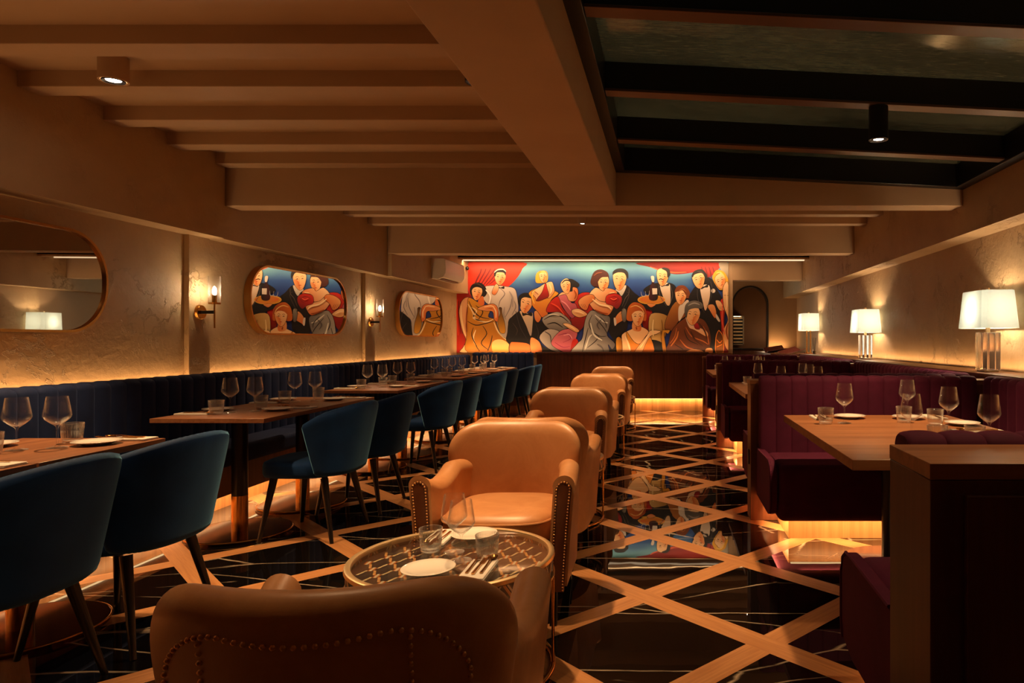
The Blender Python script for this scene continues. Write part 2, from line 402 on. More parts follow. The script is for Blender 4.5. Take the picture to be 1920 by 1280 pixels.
m_ = len(apts); vs = [(x, YD-.03, z) for x, z in apts]+[(x, YD-.03, z) for x, z in inn]+[(x, YD+.16, z) for x, z in apts]+[(x, YD+.16, z) for x, z in inn]
fs = []
for i in range(m_-1): fs += [(i, i+1, m_+i+1, m_+i), (2*m_+i, 3*m_+i, 3*m_+i+1, 2*m_+i+1), (m_+i, m_+i+1, 3*m_+i+1, 3*m_+i), (i, 2*m_+i, 2*m_+i+1, i+1)]
f.add(vs, fs).build('frame', M['black'], d1)
# service alcove beyond the arch
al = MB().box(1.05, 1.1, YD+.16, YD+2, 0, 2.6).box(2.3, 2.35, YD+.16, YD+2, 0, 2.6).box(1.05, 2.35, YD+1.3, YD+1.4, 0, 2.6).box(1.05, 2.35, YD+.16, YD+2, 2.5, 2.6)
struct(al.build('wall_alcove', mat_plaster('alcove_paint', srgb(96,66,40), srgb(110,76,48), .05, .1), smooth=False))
# ------------------------------------------------------------------ lights
WARM = (1.0, .585, .27); WARM2 = (1.0, .66, .36); NEUT = (1.0, .80, .60)
LED = (1.0, .555, .225)
def area(name, loc, rot, sx, sy, power, col=LED, spread=180):
    l = bpy.data.lights.new(name, 'AREA'); l.shape = 'RECTANGLE'; l.size = sx; l.size_y = sy; l.energy = power; l.color = col; l.spread = R(spread)
    o = bpy.data.objects.new(name, l); COL.objects.link(o); o.location = loc; o.rotation_euler = rot; return o
def spot(name, loc, power, size=75, blend=.7, col=WARM, rad=.03, rot=(0,0,0)):
    l = bpy.data.lights.new(name, 'SPOT'); l.energy = power; l.color = col; l.spot_size = R(size); l.spot_blend = blend; l.shadow_soft_size = rad
    o = bpy.data.objects.new(name, l); COL.objects.link(o); o.location = loc; o.rotation_euler = rot; return o
def point(name, loc, power, col=NEUT, rad=.03):
    l = bpy.data.lights.new(name, 'POINT'); l.energy = power; l.color = col; l.shadow_soft_size = rad
    o = bpy.data.objects.new(name, l); COL.objects.link(o); o.location = loc; return o

# ------------------------------------------------------------------ downlights
def downlight(x, y, ztop, h, r, mat, label, power, size=80, tilt=(0,0), group=None):
    o = empty('ceiling_spotlight', (x, y, ztop), 0, label, 'ceiling light', group)
    b = MB().lathe([(0, 0), (r, 0), (r, -h), (r*.86, -h), (r*.80, -h+.012), (.001, -h+.014)], 28).build('housing', mat, o, angle=30)
    bz = MB().lathe([(r*.74, -h+.006), (r*.80, -h+.002), (r*.74, -h-.003), (r*.52, -h+.005)], 24).build('bezel', M['black'], b)
    MB().lathe([(.0005, -h+.004), (r*.5, -h+.004), (r*.5, -h+.009)], 20).build('lens', M['lens'], o)
    spot('spot_beam', (x, y, ztop-h-.012), power, size, .75, rot=(tilt[0], tilt[1], 0))
    return o
P = 150
downlight(-2.76, 3.40, ZC, .12, .064, M['smooth'], 'beige cylinder ceiling spotlight between the left joists above the nearest blue chairs', P*1.3, 92, (R(-16), 0))
downlight(-.96, 3.42, ZC, .12, .055, M['blackm'], 'dark ceiling spotlight almost hidden behind the long central beam', P*1.1, 78)
downlight(1.116, 3.615, 2.43, .175, .05, M['blackm'], 'black cylinder spotlight hanging from a skylight bar', P*1.0, 84)
downlight(1.116, 1.815, 2.43, .175, .05, M['blackm'], 'unseen added black cylinder spotlight on the nearest skylight bar above the frame', P*.22, 84)  # out of view, added to light the cabinet top and near floor
downlight(-.95, 7.6, ZC, .12, .05, M['smooth'], 'small ceiling spotlight between the joists beyond the cross beam', P*1.0, 78)
# further fittings of the same rows that lie above the frame or behind the beams, plus an added narrow one brightening the nearest round table
for (x, y, z, p, s) in [(-2.76, 1.35, 2.59, P*.55, 85), (-.96, 1.5, 2.59, P*.15, 80), (-.88, 2.38, 2.59, P*.65, 52), (-2.72, 5.95, 2.59, P*.55, 70), (-.95, 5.9, 2.59, P*.8, 72),
                        (-2.72, 10.25, 2.59, P*1.0, 75), (-.95, 10.3, 2.59, P*.8, 75),
                        (1.1, 6.0, 2.59, P*.5, 80), (1.1, 9.25, 2.59, P*.5, 85), (-2.72, 8.1, 2.23, P*.35, 70)]:
    if z > 2.5: downlight(x, y, ZC, .10, .05, M['smooth'], 'small round ceiling spotlight hidden between joists behind the beams', p, s, group='spotlights hidden behind the beams')

# LED coves
area('cove_left', (-3.535, 5.6, .885), (R(180), 0, 0), .02, 11.2, 22)
area('plinth_left', (-3.01, 5.6, .14), (0, R(48), 0), .02, 10.2, 34)
area('cove_right', (2.45, 5.0, .975), (R(180), 0, 0), .02, 12.0, 17)
area('bar_plinth', (-.75, 11.42, .208), (R(24), 0, 0), 2.8, .015, 10)
area('mural_top', (-1.2, 11.24, 2.50), (R(28), 0, 0), 4.5, .03, 26, (1,.66,.38))
area('mural_foot', (-1.2, 11.44, 1.005), (R(180), 0, 0), 4.4, .02, 7, (1,.6,.3))
area('trough_glow', (-.6, 11.1, 2.5), (R(0), 0, 0), 5.4, .03, 3)
point('alcove_light', (2.05, YD+.7, 1.3), 3, WARM2, .1)
area('alcove_strip', (2.2, YD+.7, .95), (R(180), R(25), 0), .03, .9, 5)
area('wall_far_cove', (2.1, YD-.12, 1.0), (R(180), 0, 0), .5, .03, 2.5)
area('return_cove', (-2.85, 11.46, .965), (R(180), 0, 0), 1.3, .02, 3)

# ------------------------------------------------------------------ mirrors and sconces
def stadium(w, h, r, n=14):
    pts = []
    for cx, cy, a0 in ((w/2-r, h/2-r, 0), (-w/2+r, h/2-r, 90), (-w/2+r, -h/2+r, 180), (w/2-r, -h/2+r, 270)):
        for i in range(n+1):
            a = R(a0+90*i/n); pts.append((cx+r*cos(a), cy+r*sin(a)))
    return pts
def mirror():
    o = empty('wall_mirror'); pts = stadium(1.73, .61, .285); m = len(pts)
    # local x = along wall (+Y world), local y = height, local z = out of wall ; built directly in wall frame: X out, Y along, Z up
    f = MB(); k = (1.73-.03)/1.73; k2 = (.61-.03)/.61
    rings = [[(0, a, b) for a, b in pts], [(.06, a, b) for a, b in pts], [(.06, a*k, b*k2) for a, b in pts], [(.045, a*k, b*k2) for a, b in pts]]
    f.loft(rings, caps=False).build('frame', M['brass'], o, angle=35)
    g = MB().add([(.046, a*k*1.002, b*k2*1.002) for a, b in pts], [tuple(range(m))]); g.build('mirror_glass', M['mirror'], o, smooth=False)
    MB().add([(.001, a, b) for a, b in pts], [tuple(range(m))]).build('backing', M['black'], o, smooth=False)
    return tag(o, None, 'mirror')
mp = mirror()
for y, rz, lab in ((3.41, R(2.0), 'large pill-shaped brass mirror cut off by the left edge, reflecting a lit lamp'),
                   (6.60, 0, 'pill-shaped brass mirror between the two wall sconces, reflecting the painted couple'),
                   (9.77, 0, 'farthest pill-shaped brass mirror, nearest the mural wall')):
    place(mp, (XL+.006+(abs(sin(rz))*.88 if rz else 0), y, 1.545), rz, lab)
def sconce():
    o = empty('wall_sconce')
    MB().cyl((0,0,-.15), (.022,0,-.15), .058, .052, 28).build('backplate', M['brass'], o, angle=30, bevel=.003)
    MB().box(.02, .115, -.014, .014, -.162, -.138).build('arm', M['blackm'], o, bevel=.002)
    MB().cyl((.115,0,-.27), (.115,0,-.08), .0055, .006, 12).cyl((.115,0,-.09), (.115,0,-.078), .04, .042, 28).cyl((.115,0,-.078), (.115,0,-.02), .017, .017, 16).build('stem', M['brass'], o, angle=30)
    MB().lathe([(.041, -.076), (.041, .12), (.038, .12), (.038, -.076)], 40, .115, 0, 0, lambda t, z: 1+.02*cos(20*t)).build('glass_shade', M['glass'], o)
    MB().lathe([(.001, -.02), (.010, -.015), (.014, .005), (.011, .03), (.001, .045)], 16, .115, 0, 0).build('bulb', M['bulb'], o)
    return tag(o, None, 'wall light')
sp = sconce()
for y, lab in ((5.15, 'brass wall sconce with ribbed glass, between the large near mirror and the middle mirror'), (8.11, 'brass wall sconce with ribbed glass, between the middle mirror and the farthest mirror')):
    place(sp, (XL+.036, y, 1.555), 0, lab)
    point('sconce_bulb', (XL+.036+.115, y, 1.57), 8, (1,.7,.4), .015)

# ------------------------------------------------------------------ air conditioner, security camera
ac = empty('air_conditioner', (SL+.02, 10.2, 2.07), 0, 'white wall-mounted air conditioner high on the left wall beside the mural', 'air conditioner')
prof = [(0,0), (.10,-.005), (.17,.02), (.205,.075), (.21,.14), (.20,.27), (.18,.285), (0,.285)]
MB().loft([[(x, -.45, z) for x, z in prof], [(x, .45, z) for x, z in prof]]).build('body', M['white'], ac, angle=35)
MB().box(.06, .145, -.38, .38, -.006, -.001).build('outlet_vent', M['bronze'], ac)
sc_ = MB().lathe([(.001,-.03), (.02,-.024), (.03,0), (.024,.02), (.01,.035), (.001,.036)], 20).build('security_camera', M['black'])
sc_.location = (-3.352, 11.42, 2.385); tag(sc_, 'small black dome security camera at the upper left corner of the mural', 'camera')

# ------------------------------------------------------------------ table lamps on the right ledge
def shade_mb(wx, wy, h, k=.86):
    mb = MB(); c = .03
    def ring(s, z):
        a, b = wx/2*s, wy/2*s
        return [(-a+c,-b,z),(a-c,-b,z),(a,-b+c,z),(a,b-c,z),(a-c,b,z),(-a+c,b,z),(-a,b-c,z),(-a,-b+c,z)]
    mb.loft([ring(1, 0), ring(k, h)], caps=False); return mb
def crystal_lamp():
    o = empty('table_lamp')
    MB().box(-.055,.055,-.055,.055,0,.012).build('base', M['steel'], o, bevel=.002)
    MB().box(-.07,-.026,-.05,.05,.013,.285).box(.026,.07,-.05,.05,.013,.285).box(-.024,.024,-.062,.062,.013,.285).build('crystal_column', M['crystal'], o, bevel=.003, angle=20)
    MB().cyl((0,0,.285),(0,0,.33),.016,.016,14).cyl((0,0,.33),(0,0,.60),.004,.004,8).cyl((0,0,.59),(0,0,.612),.016,.012,12).build('stem', M['brass_p'], o)
    sh = shade_mb(.27,.43,.27); sh = sh.build('lamp_shade', M['shade'], o, smooth=False); sh.location = (0,0,.315)
    return tag(o, None, 'table lamp')
def pole_lamp():
    o = empty('table_lamp')
    MB().box(-.06,.06,-.06,.06,0,.02).build('base', M['brass'], o, bevel=.002)
    MB().cyl((-.03,0,.02),(-.03,0,.38),.011).cyl((.03,0,.02),(.03,0,.38),.011).build('pole', M['brass'], o)
    MB().cyl((0,0,.36),(0,0,.66),.006).cyl((0,0,.655),(0,0,.675),.014).build('stem', M['brass_p'], o)
    sh = shade_mb(.28,.40,.28,.96).build('lamp_shade', M['shade'], o, smooth=False); sh.location = (0,0,.375)
    return tag(o, None, 'table lamp')
cl = crystal_lamp()
LEDGE = .965
place(cl, (2.335, 4.98, LEDGE), 0, 'nearest table lamp with pale tapered shade and crystal block base on right ledge')
place(cl, (2.335, 8.07, LEDGE), 0, 'middle table lamp with crystal base on the right ledge, beyond the nearest lamp')
pl = pole_lamp(); place(pl, (2.30, 11.15, LEDGE), 0, 'farthest table lamp with a double brass pole and pale square shade')
for x, y, z in ((2.335, 4.98, 1.40), (2.335, 8.07, 1.40), (2.30, 11.15, 1.47)): point('lamp_bulb', (x, y, z), 13, (1,.74,.47), .03)
rd = empty('reed_diffuser', (2.31, 10.75, LEDGE), 0, 'small glass reed diffuser with dark sticks beside the farthest lamp', 'reed diffuser')
MB().lathe([(.001,0),(.03,0),(.032,.06),(.014,.09),(.012,.11),(.014,.11)], 20).build('bottle', M['glass'], rd)
MB().lathe([(.001,.004),(.027,.004),(.028,.05),(.001,.05)], 16).build('oil', simple('amber_oil', srgb(60,50,20), .1), rd)
for dx, dy in ((.03,.01), (-.03,.02), (.01,-.02), (-.01,0)): MB().cyl((dx*.2,dy*.2,.01), (dx,dy,.26), .0022, .0022, 6).build('reed', M['reed'], rd)
for i, (y, r_, lab) in enumerate(((12.05, 35, 'dark red menu folder lying open on the far ledge, left of the brass lamp'), (11.55, 20, 'upper dark red menu folder propped on another beside the brass pole lamp'))):
    m_ = empty('menu_folder', (1.90+.2*i, y, LEDGE+.012), R(10+15*i), lab, 'menu')
    for s in (1, -1):
        c = MB().box(-.18, .18, 0, .16, 0, .008).build('cover', M['darkmenu'], m_, bevel=.002); c.rotation_euler = (R(s*r_ if s > 0 else 180-r_*.5), R(-8-6*i), 0)

# ------------------------------------------------------------------ upholstered channel panels
def channel_back(L, z0, z1, T, w, Rr=.04, inset=.018, flare=0.0):
    """x along 0..L, front towards -y at y=0, back at y=T"""
    n = max(1, round(L/w)); w = L/n; xs = []
    for i in range(n):
        for t in (0, .04, .14, .32, .5, .68, .86, .96): xs.append((i+t)*w)
    xs.append(L); path = []
    for k in range(5): path.append((0-flare*0, z0+(z1-Rr-z0)*k/4, 0, -1, 0))
    for k in range(1, 7):
        a = R(90*k/6); path.append((Rr-Rr*cos(a), z1-Rr+Rr*sin(a), 0, -cos(a), sin(a)))
    for k in range(1, 7):
        a = R(90*k/6); path.append((T-Rr+Rr*sin(a), z1-Rr+Rr*cos(a), 0, sin(a), cos(a)))
    path.append((T, z0, 0, 1, 0))
    rings = []
    for x in xs:
        t = (x/w) % 1; g = (abs(sin(pi*t)))**.45
        ends = min(1, min(x, L-x)/.02); ins = inset*(1-g)
        rings.append([(x, y-ny*ins, z-nz*ins) for y, z, _, ny, nz in path])
    return MB().loft(rings, caps=True)
def cushion(x0, x1, y0, y1, z0, z1, r=.05, mat=None, name='seat', parent=None):
    return MB().box(x0, x1, y0, y1, z0, z1).build(name, mat, parent, bevel=r, seg=5)

# left banquette (L-shaped, blue) ------------------------------------------------
lb = empty('banquette', (0,0,0), 0, 'long navy channel-tufted banquette running along the left wall and round the far corner', 'banquette')
Y0, Y1 = -.5, 11.28
b = channel_back(Y1-Y0, .40, .955, .17, .115).build('backrest', M['navy'], lb); b.rotation_euler = (0,0,R(90)); b.location = (-3.25, Y0, 0)
# rotation 90: local x -> +Y, local y -> -X  (front faces +X)
b = channel_back(.98, .40, .99, .15, .115).build('backrest', M['navy'], lb); b.location = (-3.19, 11.12, 0)
yy = Y0
while yy < 10.7:
    y2 = min(yy+1.55, 10.76); cushion(-3.27, -2.93, yy+.003, y2-.003, .345, .468, .03, M['navy'], 'seat_cushion', lb); yy = y2
cushion(-3.27, -2.24, 10.765, 11.12, .345, .468, .03, M['navy'], 'seat_cushion', lb)
MB().box(-3.4, -2.965, Y0, 10.8, .15, .345).box(-3.4, -2.24, 10.8, 11.2, .15, .345).build('base_panel', M['walnut'], lb, bevel=.002)
MB().box(-3.4, -3.17, Y0, 10.8, 0, .15).box(-3.4, -2.3, 11.0, 11.2, 0, .15).build('plinth', M['plinth'], lb, smooth=False)
MB().box(-3.165, -3.155, Y0, 10.78, .143, .149).build('light_strip', M['led'], lb, smooth=False)
struct(MB().box(XL, -3.42, Y0, YC, 0, .86).build('trim_28', M['plaster'], smooth=False))

# bar front --------------------------------------------------------------------
br = empty('bar_counter', (0,0,0), 0, 'walnut panelled bar counter with glowing plinth below the mural', 'bar counter')
MB().box(-2.18, .66, 11.36, 11.46, .215, .955).build('front_panel', M['walnut'], br, bevel=.002)
MB().box(-2.2, .68, 11.335, 11.495, .957, .99).build('worktop', M['walnut_d'], br, bevel=.003)
MB().box(-2.18, .66, 11.47, 11.50, 0, .22).build('plinth', M['plinth'], br, smooth=False)
MB().box(.661, .68, 11.335, 11.495, 0, .955).build('end_panel', M['walnut'], br, bevel=.002)
MB().box(-2.16, .64, 11.40, 11.42, .208, .215).build('light_strip', M['led'], br, smooth=False)
struct(MB().box(.68, 1.1, 11.52, 11.62, 0, .965).build('trim_29', M['walnut'], smooth=False))
ls = MB().box(-3.38, SR-.02, 11.281, 11.30, 2.497, 2.520).build('lit_trough_edge', mat_emit('glowing_trough', (1,.68,.40,1), 1.0), smooth=False)  # emissive face stands in for the lit trough surface
tag(ls, 'thin warm self-glowing strip standing for the lit trough surface above the mural', 'light strip')

# mural ------------------------------------------------------------------------
# ------------------------------------------------------------------ booths on the right
PER = 3.06
def bench_parts(o, facing, x0=.60, x1=2.0):
    """bench with local y=0 at the divider face, front towards -y * facing"""
    s = -facing
    bk = channel_back(x1-x0, .43, .965, .12, .103, .045, .010).build('backrest', M['plum'], o)
    if facing > 0: bk.location = (x0, -.12, 0)
    else: bk.rotation_euler = (0,0,pi); bk.location = (x1, .12, 0)
    def Y(a, b): return (s*b, s*a) if s < 0 else (s*a, s*b)
    ya, yb = Y(.10, .62); cushion(x0+.03, x1+.01, ya, yb, .15, .475, .045, M['plum'], 'seat', o)
    ya, yb = Y(0, .40); MB().box(x0+.13, x1, ya, yb, 0, .15).build('plinth', M['plinth'], o, smooth=False)
    ya, yb = Y(.405, .418); MB().box(x0+.14, x1, ya, yb, .143, .149).build('light_strip', M['led'], o, smooth=False)
    # side cheek with a welt
    pts = [(.01,.17),(.50,.17),(.60,.20),(.618,.26),(.618,.42),(.60,.47),(.56,.497),(.50,.50),(.12,.49),(.01,.49)]
    rg = [[(x, s*a, z) for a, z in pts] for x in (x0-.012, x0+.03)]
    ck = MB().loft(rg).build('side_cheek', M['plum'], o, bevel=.008, angle=50)
    MB().tube([(x0-.012, s*a, z) for a, z in pts[2:9]], .006, 6).build('piping', M['plum'], ck)
booth_names = ['nearest', 'second', 'third']
for i in range(4):
    yc = 1.56+PER*i
    if i == 0:
        c = empty('divider_cabinet', (0, 1.43, 0), 0, 'walnut cabinet with lighter satin top at the bottom right, nearest the viewer', 'cabinet')
        MB().box(.55, 2.3, 0, .26, .0, .905).build('body', M['walnut_d'], c, bevel=.002)
        MB().box(.549, 2.3, -.001, .261, .906, .94).build('top', M['table_x'], c, bevel=.0015)
        MB().box(.62, 1.5, -.018, -.001, .05, .875).build('door_panel', M['walnut_d'], c, bevel=.002)
        yf, ybk = None, 1.69
    else:
        c = empty('booth_divider', (0, yc-.09, 0), 0, 'walnut divider with outlet between plum benches, %s from the viewer' % ['', 'first', 'second', 'third'][i], 'divider')
        MB().box(.55, 2.3, 0, .18, 0, .90).build('core', M['walnut'], c, bevel=.002)
        MB().box(.545, 2.3, -.002, .182, .901, .93).build('cap', M['table_x'], c, bevel=.002)
        MB().box(.542, .549, .06, .12, .36, .46).build('socket', M['black'], c, bevel=.004)
        yf, ybk = yc-.09, yc+.09
    if yf:
        o = empty('booth_bench', (0, yf-.004, 0), 0, 'plum velvet bench facing the viewer at the far side of the %s booth' % booth_names[i-1], 'booth bench', None); bench_parts(o, 1)
        area('booth_strip', (1.38, yf-.54, .142), (R(48), 0, 0), 1.2, .02, 5)
        area('booth_side_strip', (.645, yf-.27, .142), (0, R(-66), 0), .03, .46, 3.6)
    if i < 3:
        o = empty('booth_bench', (0, ybk+.004, 0), 0, 'plum velvet bench facing away at the near side of the %s booth' % booth_names[i], 'booth bench', None); bench_parts(o, -1)
        area('booth_strip', (1.38, ybk+.54, .142), (R(-48), 0, 0), 1.2, .02, 4)
        area('booth_side_strip', (.645, ybk+.27, .142), (0, R(-66), 0), .03, .46, 3.6)
        wbn = empty('booth_bench', (0,0,0), 0, 'plum velvet wall bench joining the two sides of the %s booth' % booth_names[i], 'booth bench')
        ya, yb = ybk+.13, yc+PER-.22
        k = channel_back(yb-ya, .43, .965, .14, .103).build('backrest', M['plum'], wbn); k.rotation_euler = (0,0,R(-90)); k.location = (2.02, yb, 0)
        cushion(1.62, 2.06, ya+.52, yb-.52, .15, .475, .045, M['plum'], 'seat', wbn)
        MB().box(1.85, 2.1, ya+.5, yb-.5, 0, .15).build('plinth', M['plinth'], wbn, smooth=False)
# ledge behind the wall benches
struct(MB().box(2.17, XR, YB, 11.3, .90, LEDGE).box(2.17, 2.22, YB, 11.3, 0, .9).build('trim_30', M['walnut'], bevel=.002))
struct(MB().box(1.7, XR+.06, 11.3, YD-.02, .0, LEDGE).build('trim_31', M['walnut'], bevel=.002))
# booth tables
bt = empty('booth_table'); tag(bt, None, 'table')
MB().box(0, .97, 0, 1.51, .71, .75).build('tabletop', M['table_x'], bt, bevel=.002)
for y in (.4, 1.1):
    MB().cyl((.5,y,.03),(.5,y,.71),.045).build('column', M['black'], bt); MB().lathe([(.001,.026),(.245,.024),(.25,.020),(.25,0),(.001,0)], 36, .5, y).build('base_disc', M['brass_d'], bt, angle=15)
BT = [(.69, 2.55), (.64, 5.63), (.575, 8.68)]
for i, (x, y) in enumerate(BT): place(bt, (x, y, 0), 0, 'thick walnut table laid for dinner inside the %s plum booth' % booth_names[i])

# ------------------------------------------------------------------ wine fridge in the alcove
wf = empty('wine_fridge', (1.42, YD+1.02, 0), 0, 'lit wine fridge with bottle shelves seen through the arch', 'wine fridge')
MB().box(-.22, .2, .0, .25, 1.08, 1.7).build('cabinet', M['blackm'], wf, smooth=False)
for z in [1.13+.073*k for k in range(8)]: MB().box(-.19, .17, -.012, .0, z, z+.026).build('shelf', M['brass_p'], wf, smooth=False)
MB().box(-.22,-.195,-.03,-.012,1.08,1.7).box(.175,.2,-.03,-.012,1.08,1.7).box(-.22,.2,-.03,-.012,1.08,1.105).box(-.22,.2,-.03,-.012,1.675,1.7).build('door_frame', M['steel'], wf, smooth=False)
area('fridge_glow', (1.4, YD+.98, 1.69), (0,0,0), .3, .02, 1.2, (1,.8,.55))
sb_ = empty('service_counter', (1.6, YD+.8, 0), 0, 'dark service counter below the wine fridge behind the arch', 'counter')
MB().box(-.5, .68, .1, .5, 0, .98).build('body', M['walnut_d'], sb_, bevel=.003); MB().box(-.5, .68, .08, .5, .981, 1.01).build('worktop', M['black'], sb_, bevel=.003)

# ------------------------------------------------------------------ blue chairs
def shell_chair():
    o = empty('dining_chair'); tag(o, None, 'chair')
    nu, nv = 26, 10; inner, outer = [], []
    for j in range(nv+1):
        v = j/nv; ri, ro = [], []
        for i in range(nu+1):
            u = -1+2*i/nu; ph = u*pi/2
            rx = .222+.062*v**.9; yb = -.235-.095*v; yf = -.10+.06*v
            sx_ = math.copysign(abs(sin(ph))**.75, ph); cy_ = cos(ph)**.75 if abs(u) < 1 else 0
            x = rx*sx_; y = yf-(yf-yb)*cy_
            nx, ny = sx_*.9, -cy_; l = sqrt(nx*nx+ny*ny); nx /= l; ny /= l
            edge = min(1, (1-abs(u))/.10); topr = min(1, (1-v)/.07)
            t = .019*sqrt(max(.02, 1-(1-edge)**2))*sqrt(max(.02, 1-(1-topr)**2))
            zt = .745+.09*(cos(ph)**.8 if abs(u) < 1 else 0); zt -= .03*max(0, abs(u)-.9)/.1
            zb = .375+.0*abs(u); z = zb+(zt-zb)*v
            ri.append((x-nx*t, y-ny*t, z)); ro.append((x+nx*t, y+ny*t, z))
        inner.append(ri); outer.append(ro)
    rings = [ri+ro[::-1] for ri, ro in zip(inner, outer)]
    MB().loft(rings).build('backrest', M['blue'], o, angle=70, subsurf=1)
    rs = []
    for k, (z, s) in enumerate(((.375,.90),(.38,.97),(.40,1.0),(.445,1.0),(.462,.97),(.474,.86),(.478,.5),(.479,.05))):
        rs.append(superell(.238*s, .225*s, 36, .62, 0, .045, z))
    st_ = MB().loft(rs).build('seat', M['blue'], o, angle=60)
    MB().lathe([(.001,.365),(.17,.365),(.17,.376),(.001,.376)], 24, 0, .03).build('seat_base', M['black'], st_)
    for sx in (-1, 1):
        for sy in (-1, 1):
            MB().cyl((sx*.238, .01+sy*.215, 0), (sx*.175, .02+sy*.15, .372), .011, .022, 14).build('leg', M['black'], o)
    return o
ch = shell_chair()
ordn = ['first', 'second', 'third', 'fourth', 'fifth']
T_UN = [(-2.615, (2.165, 2.80), .63), (-2.615, (4.235, 4.965), .73), (-2.70, (6.35, 7.05), .70), (-2.72, (8.22, 8.90), .68), (-2.72, (9.93, 10.55), .62)]
CH = [(2.20, 2.79), (4.25, 4.90), (6.36, 7.03), (8.16, 8.80), (9.88, 10.46)]
CX = [-2.21, -2.18, -2.27, -2.27, -2.27]
chl = ['blue velvet chair nearest the viewer, cut off by the left edge', 'blue velvet chair at the far unit of the nearest table pair, brightly lit top edge']
for i in range(5):
    for j in range(2):
        lab = chl[j] if i == 0 else 'blue velvet chair at the %s table of the %s pair along the banquette' % (('near', 'far')[j], ordn[i])
        place(ch, (CX[i], CH[i][j], 0), R(90)+R([4, 1, 0, 2, -2, 0, 1, 0, -1, 1][i*2+j]), lab)

# ------------------------------------------------------------------ tables along the banquette
def dining_table(d):
    o = empty('dining_table'); tag(o, None, 'table')
    MB().box(-.325, .325, -d/2+.002, d/2-.002, .725, .75).build('tabletop', M['table'], o, bevel=.0015)
    c_ = MB().cyl((-.04,0,.235),(-.04,0,.725),.045,.045,28).build('column', M['black'], o)
    MB().cyl((-.04,0,.02),(-.04,0,.235),.0455,.0455,28).build('column_sleeve', M['brass'], c_)
    MB().lathe([(.001,.020),(.286,.020),(.292,.017),(.292,0),(.001,0)], 56, -.04, 0).build('base_disc', M['brass_d'], o, angle=15)
    MB().tube([(-.04+.2915*cos(2*pi*i/72), .2915*sin(2*pi*i/72), .0155) for i in range(72)], .0045, 8, True).build('rim', M['brass'], o.children[-1] if o.children[-1].name.startswith('base') else o)  # brighter brass ring added as the highlight along the disc edge
    return o
for i, (x, ys, d) in enumerate(T_UN):
    tp = dining_table(d)
    for j, y in enumerate(ys):
        lab = 'walnut pedestal table, %s one of the %s pair along the navy banquette' % (('near', 'far')[j], ordn[i])
        place(tp, (x, y, 0), 0, lab)
# ------------------------------------------------------------------ leather armchairs (front towards local +Y)
def nails(pts, parent, r=.0052, step=.0160, name='nailhead_trim'):
    """a row of domed nail heads along a polyline of (point, normal)"""
    mb = MB(); acc = 0; last = Vector(pts[0][0]); out = [pts[0]]
    for p, n in pts[1:]:
        p = Vector(p); seg = (p-last).length
        while acc+seg >= step:
            t = (step-acc)/seg; last = last.lerp(p, t); out.append((tuple(last), n)); seg = (p-last).length; acc = 0
        acc += seg; last = p
    for p, n in out:
        p = Vector(p); n = Vector(n).normalized(); a = Vector((0,0,1)) if abs(n.z) < .9 else Vector((1,0,0))
        u = n.cross(a).normalized(); w = n.cross(u); k = 6
        vs = [p+(u*cos(2*pi*i/k)+w*sin(2*pi*i/k))*r for i in range(k)]+[p+(u*cos(2*pi*i/k)+w*sin(2*pi*i/k))*r*.7+n*r*.55 for i in range(k)]+[p+n*r*.8]
        fs = [(i, (i+1) % k, k+(i+1) % k, k+i) for i in range(k)]+[(k+i, k+(i+1) % k, 2*k) for i in range(k)]
        mb.add(vs, fs)
    return mb.build(name, M['nail'], parent, angle=80)
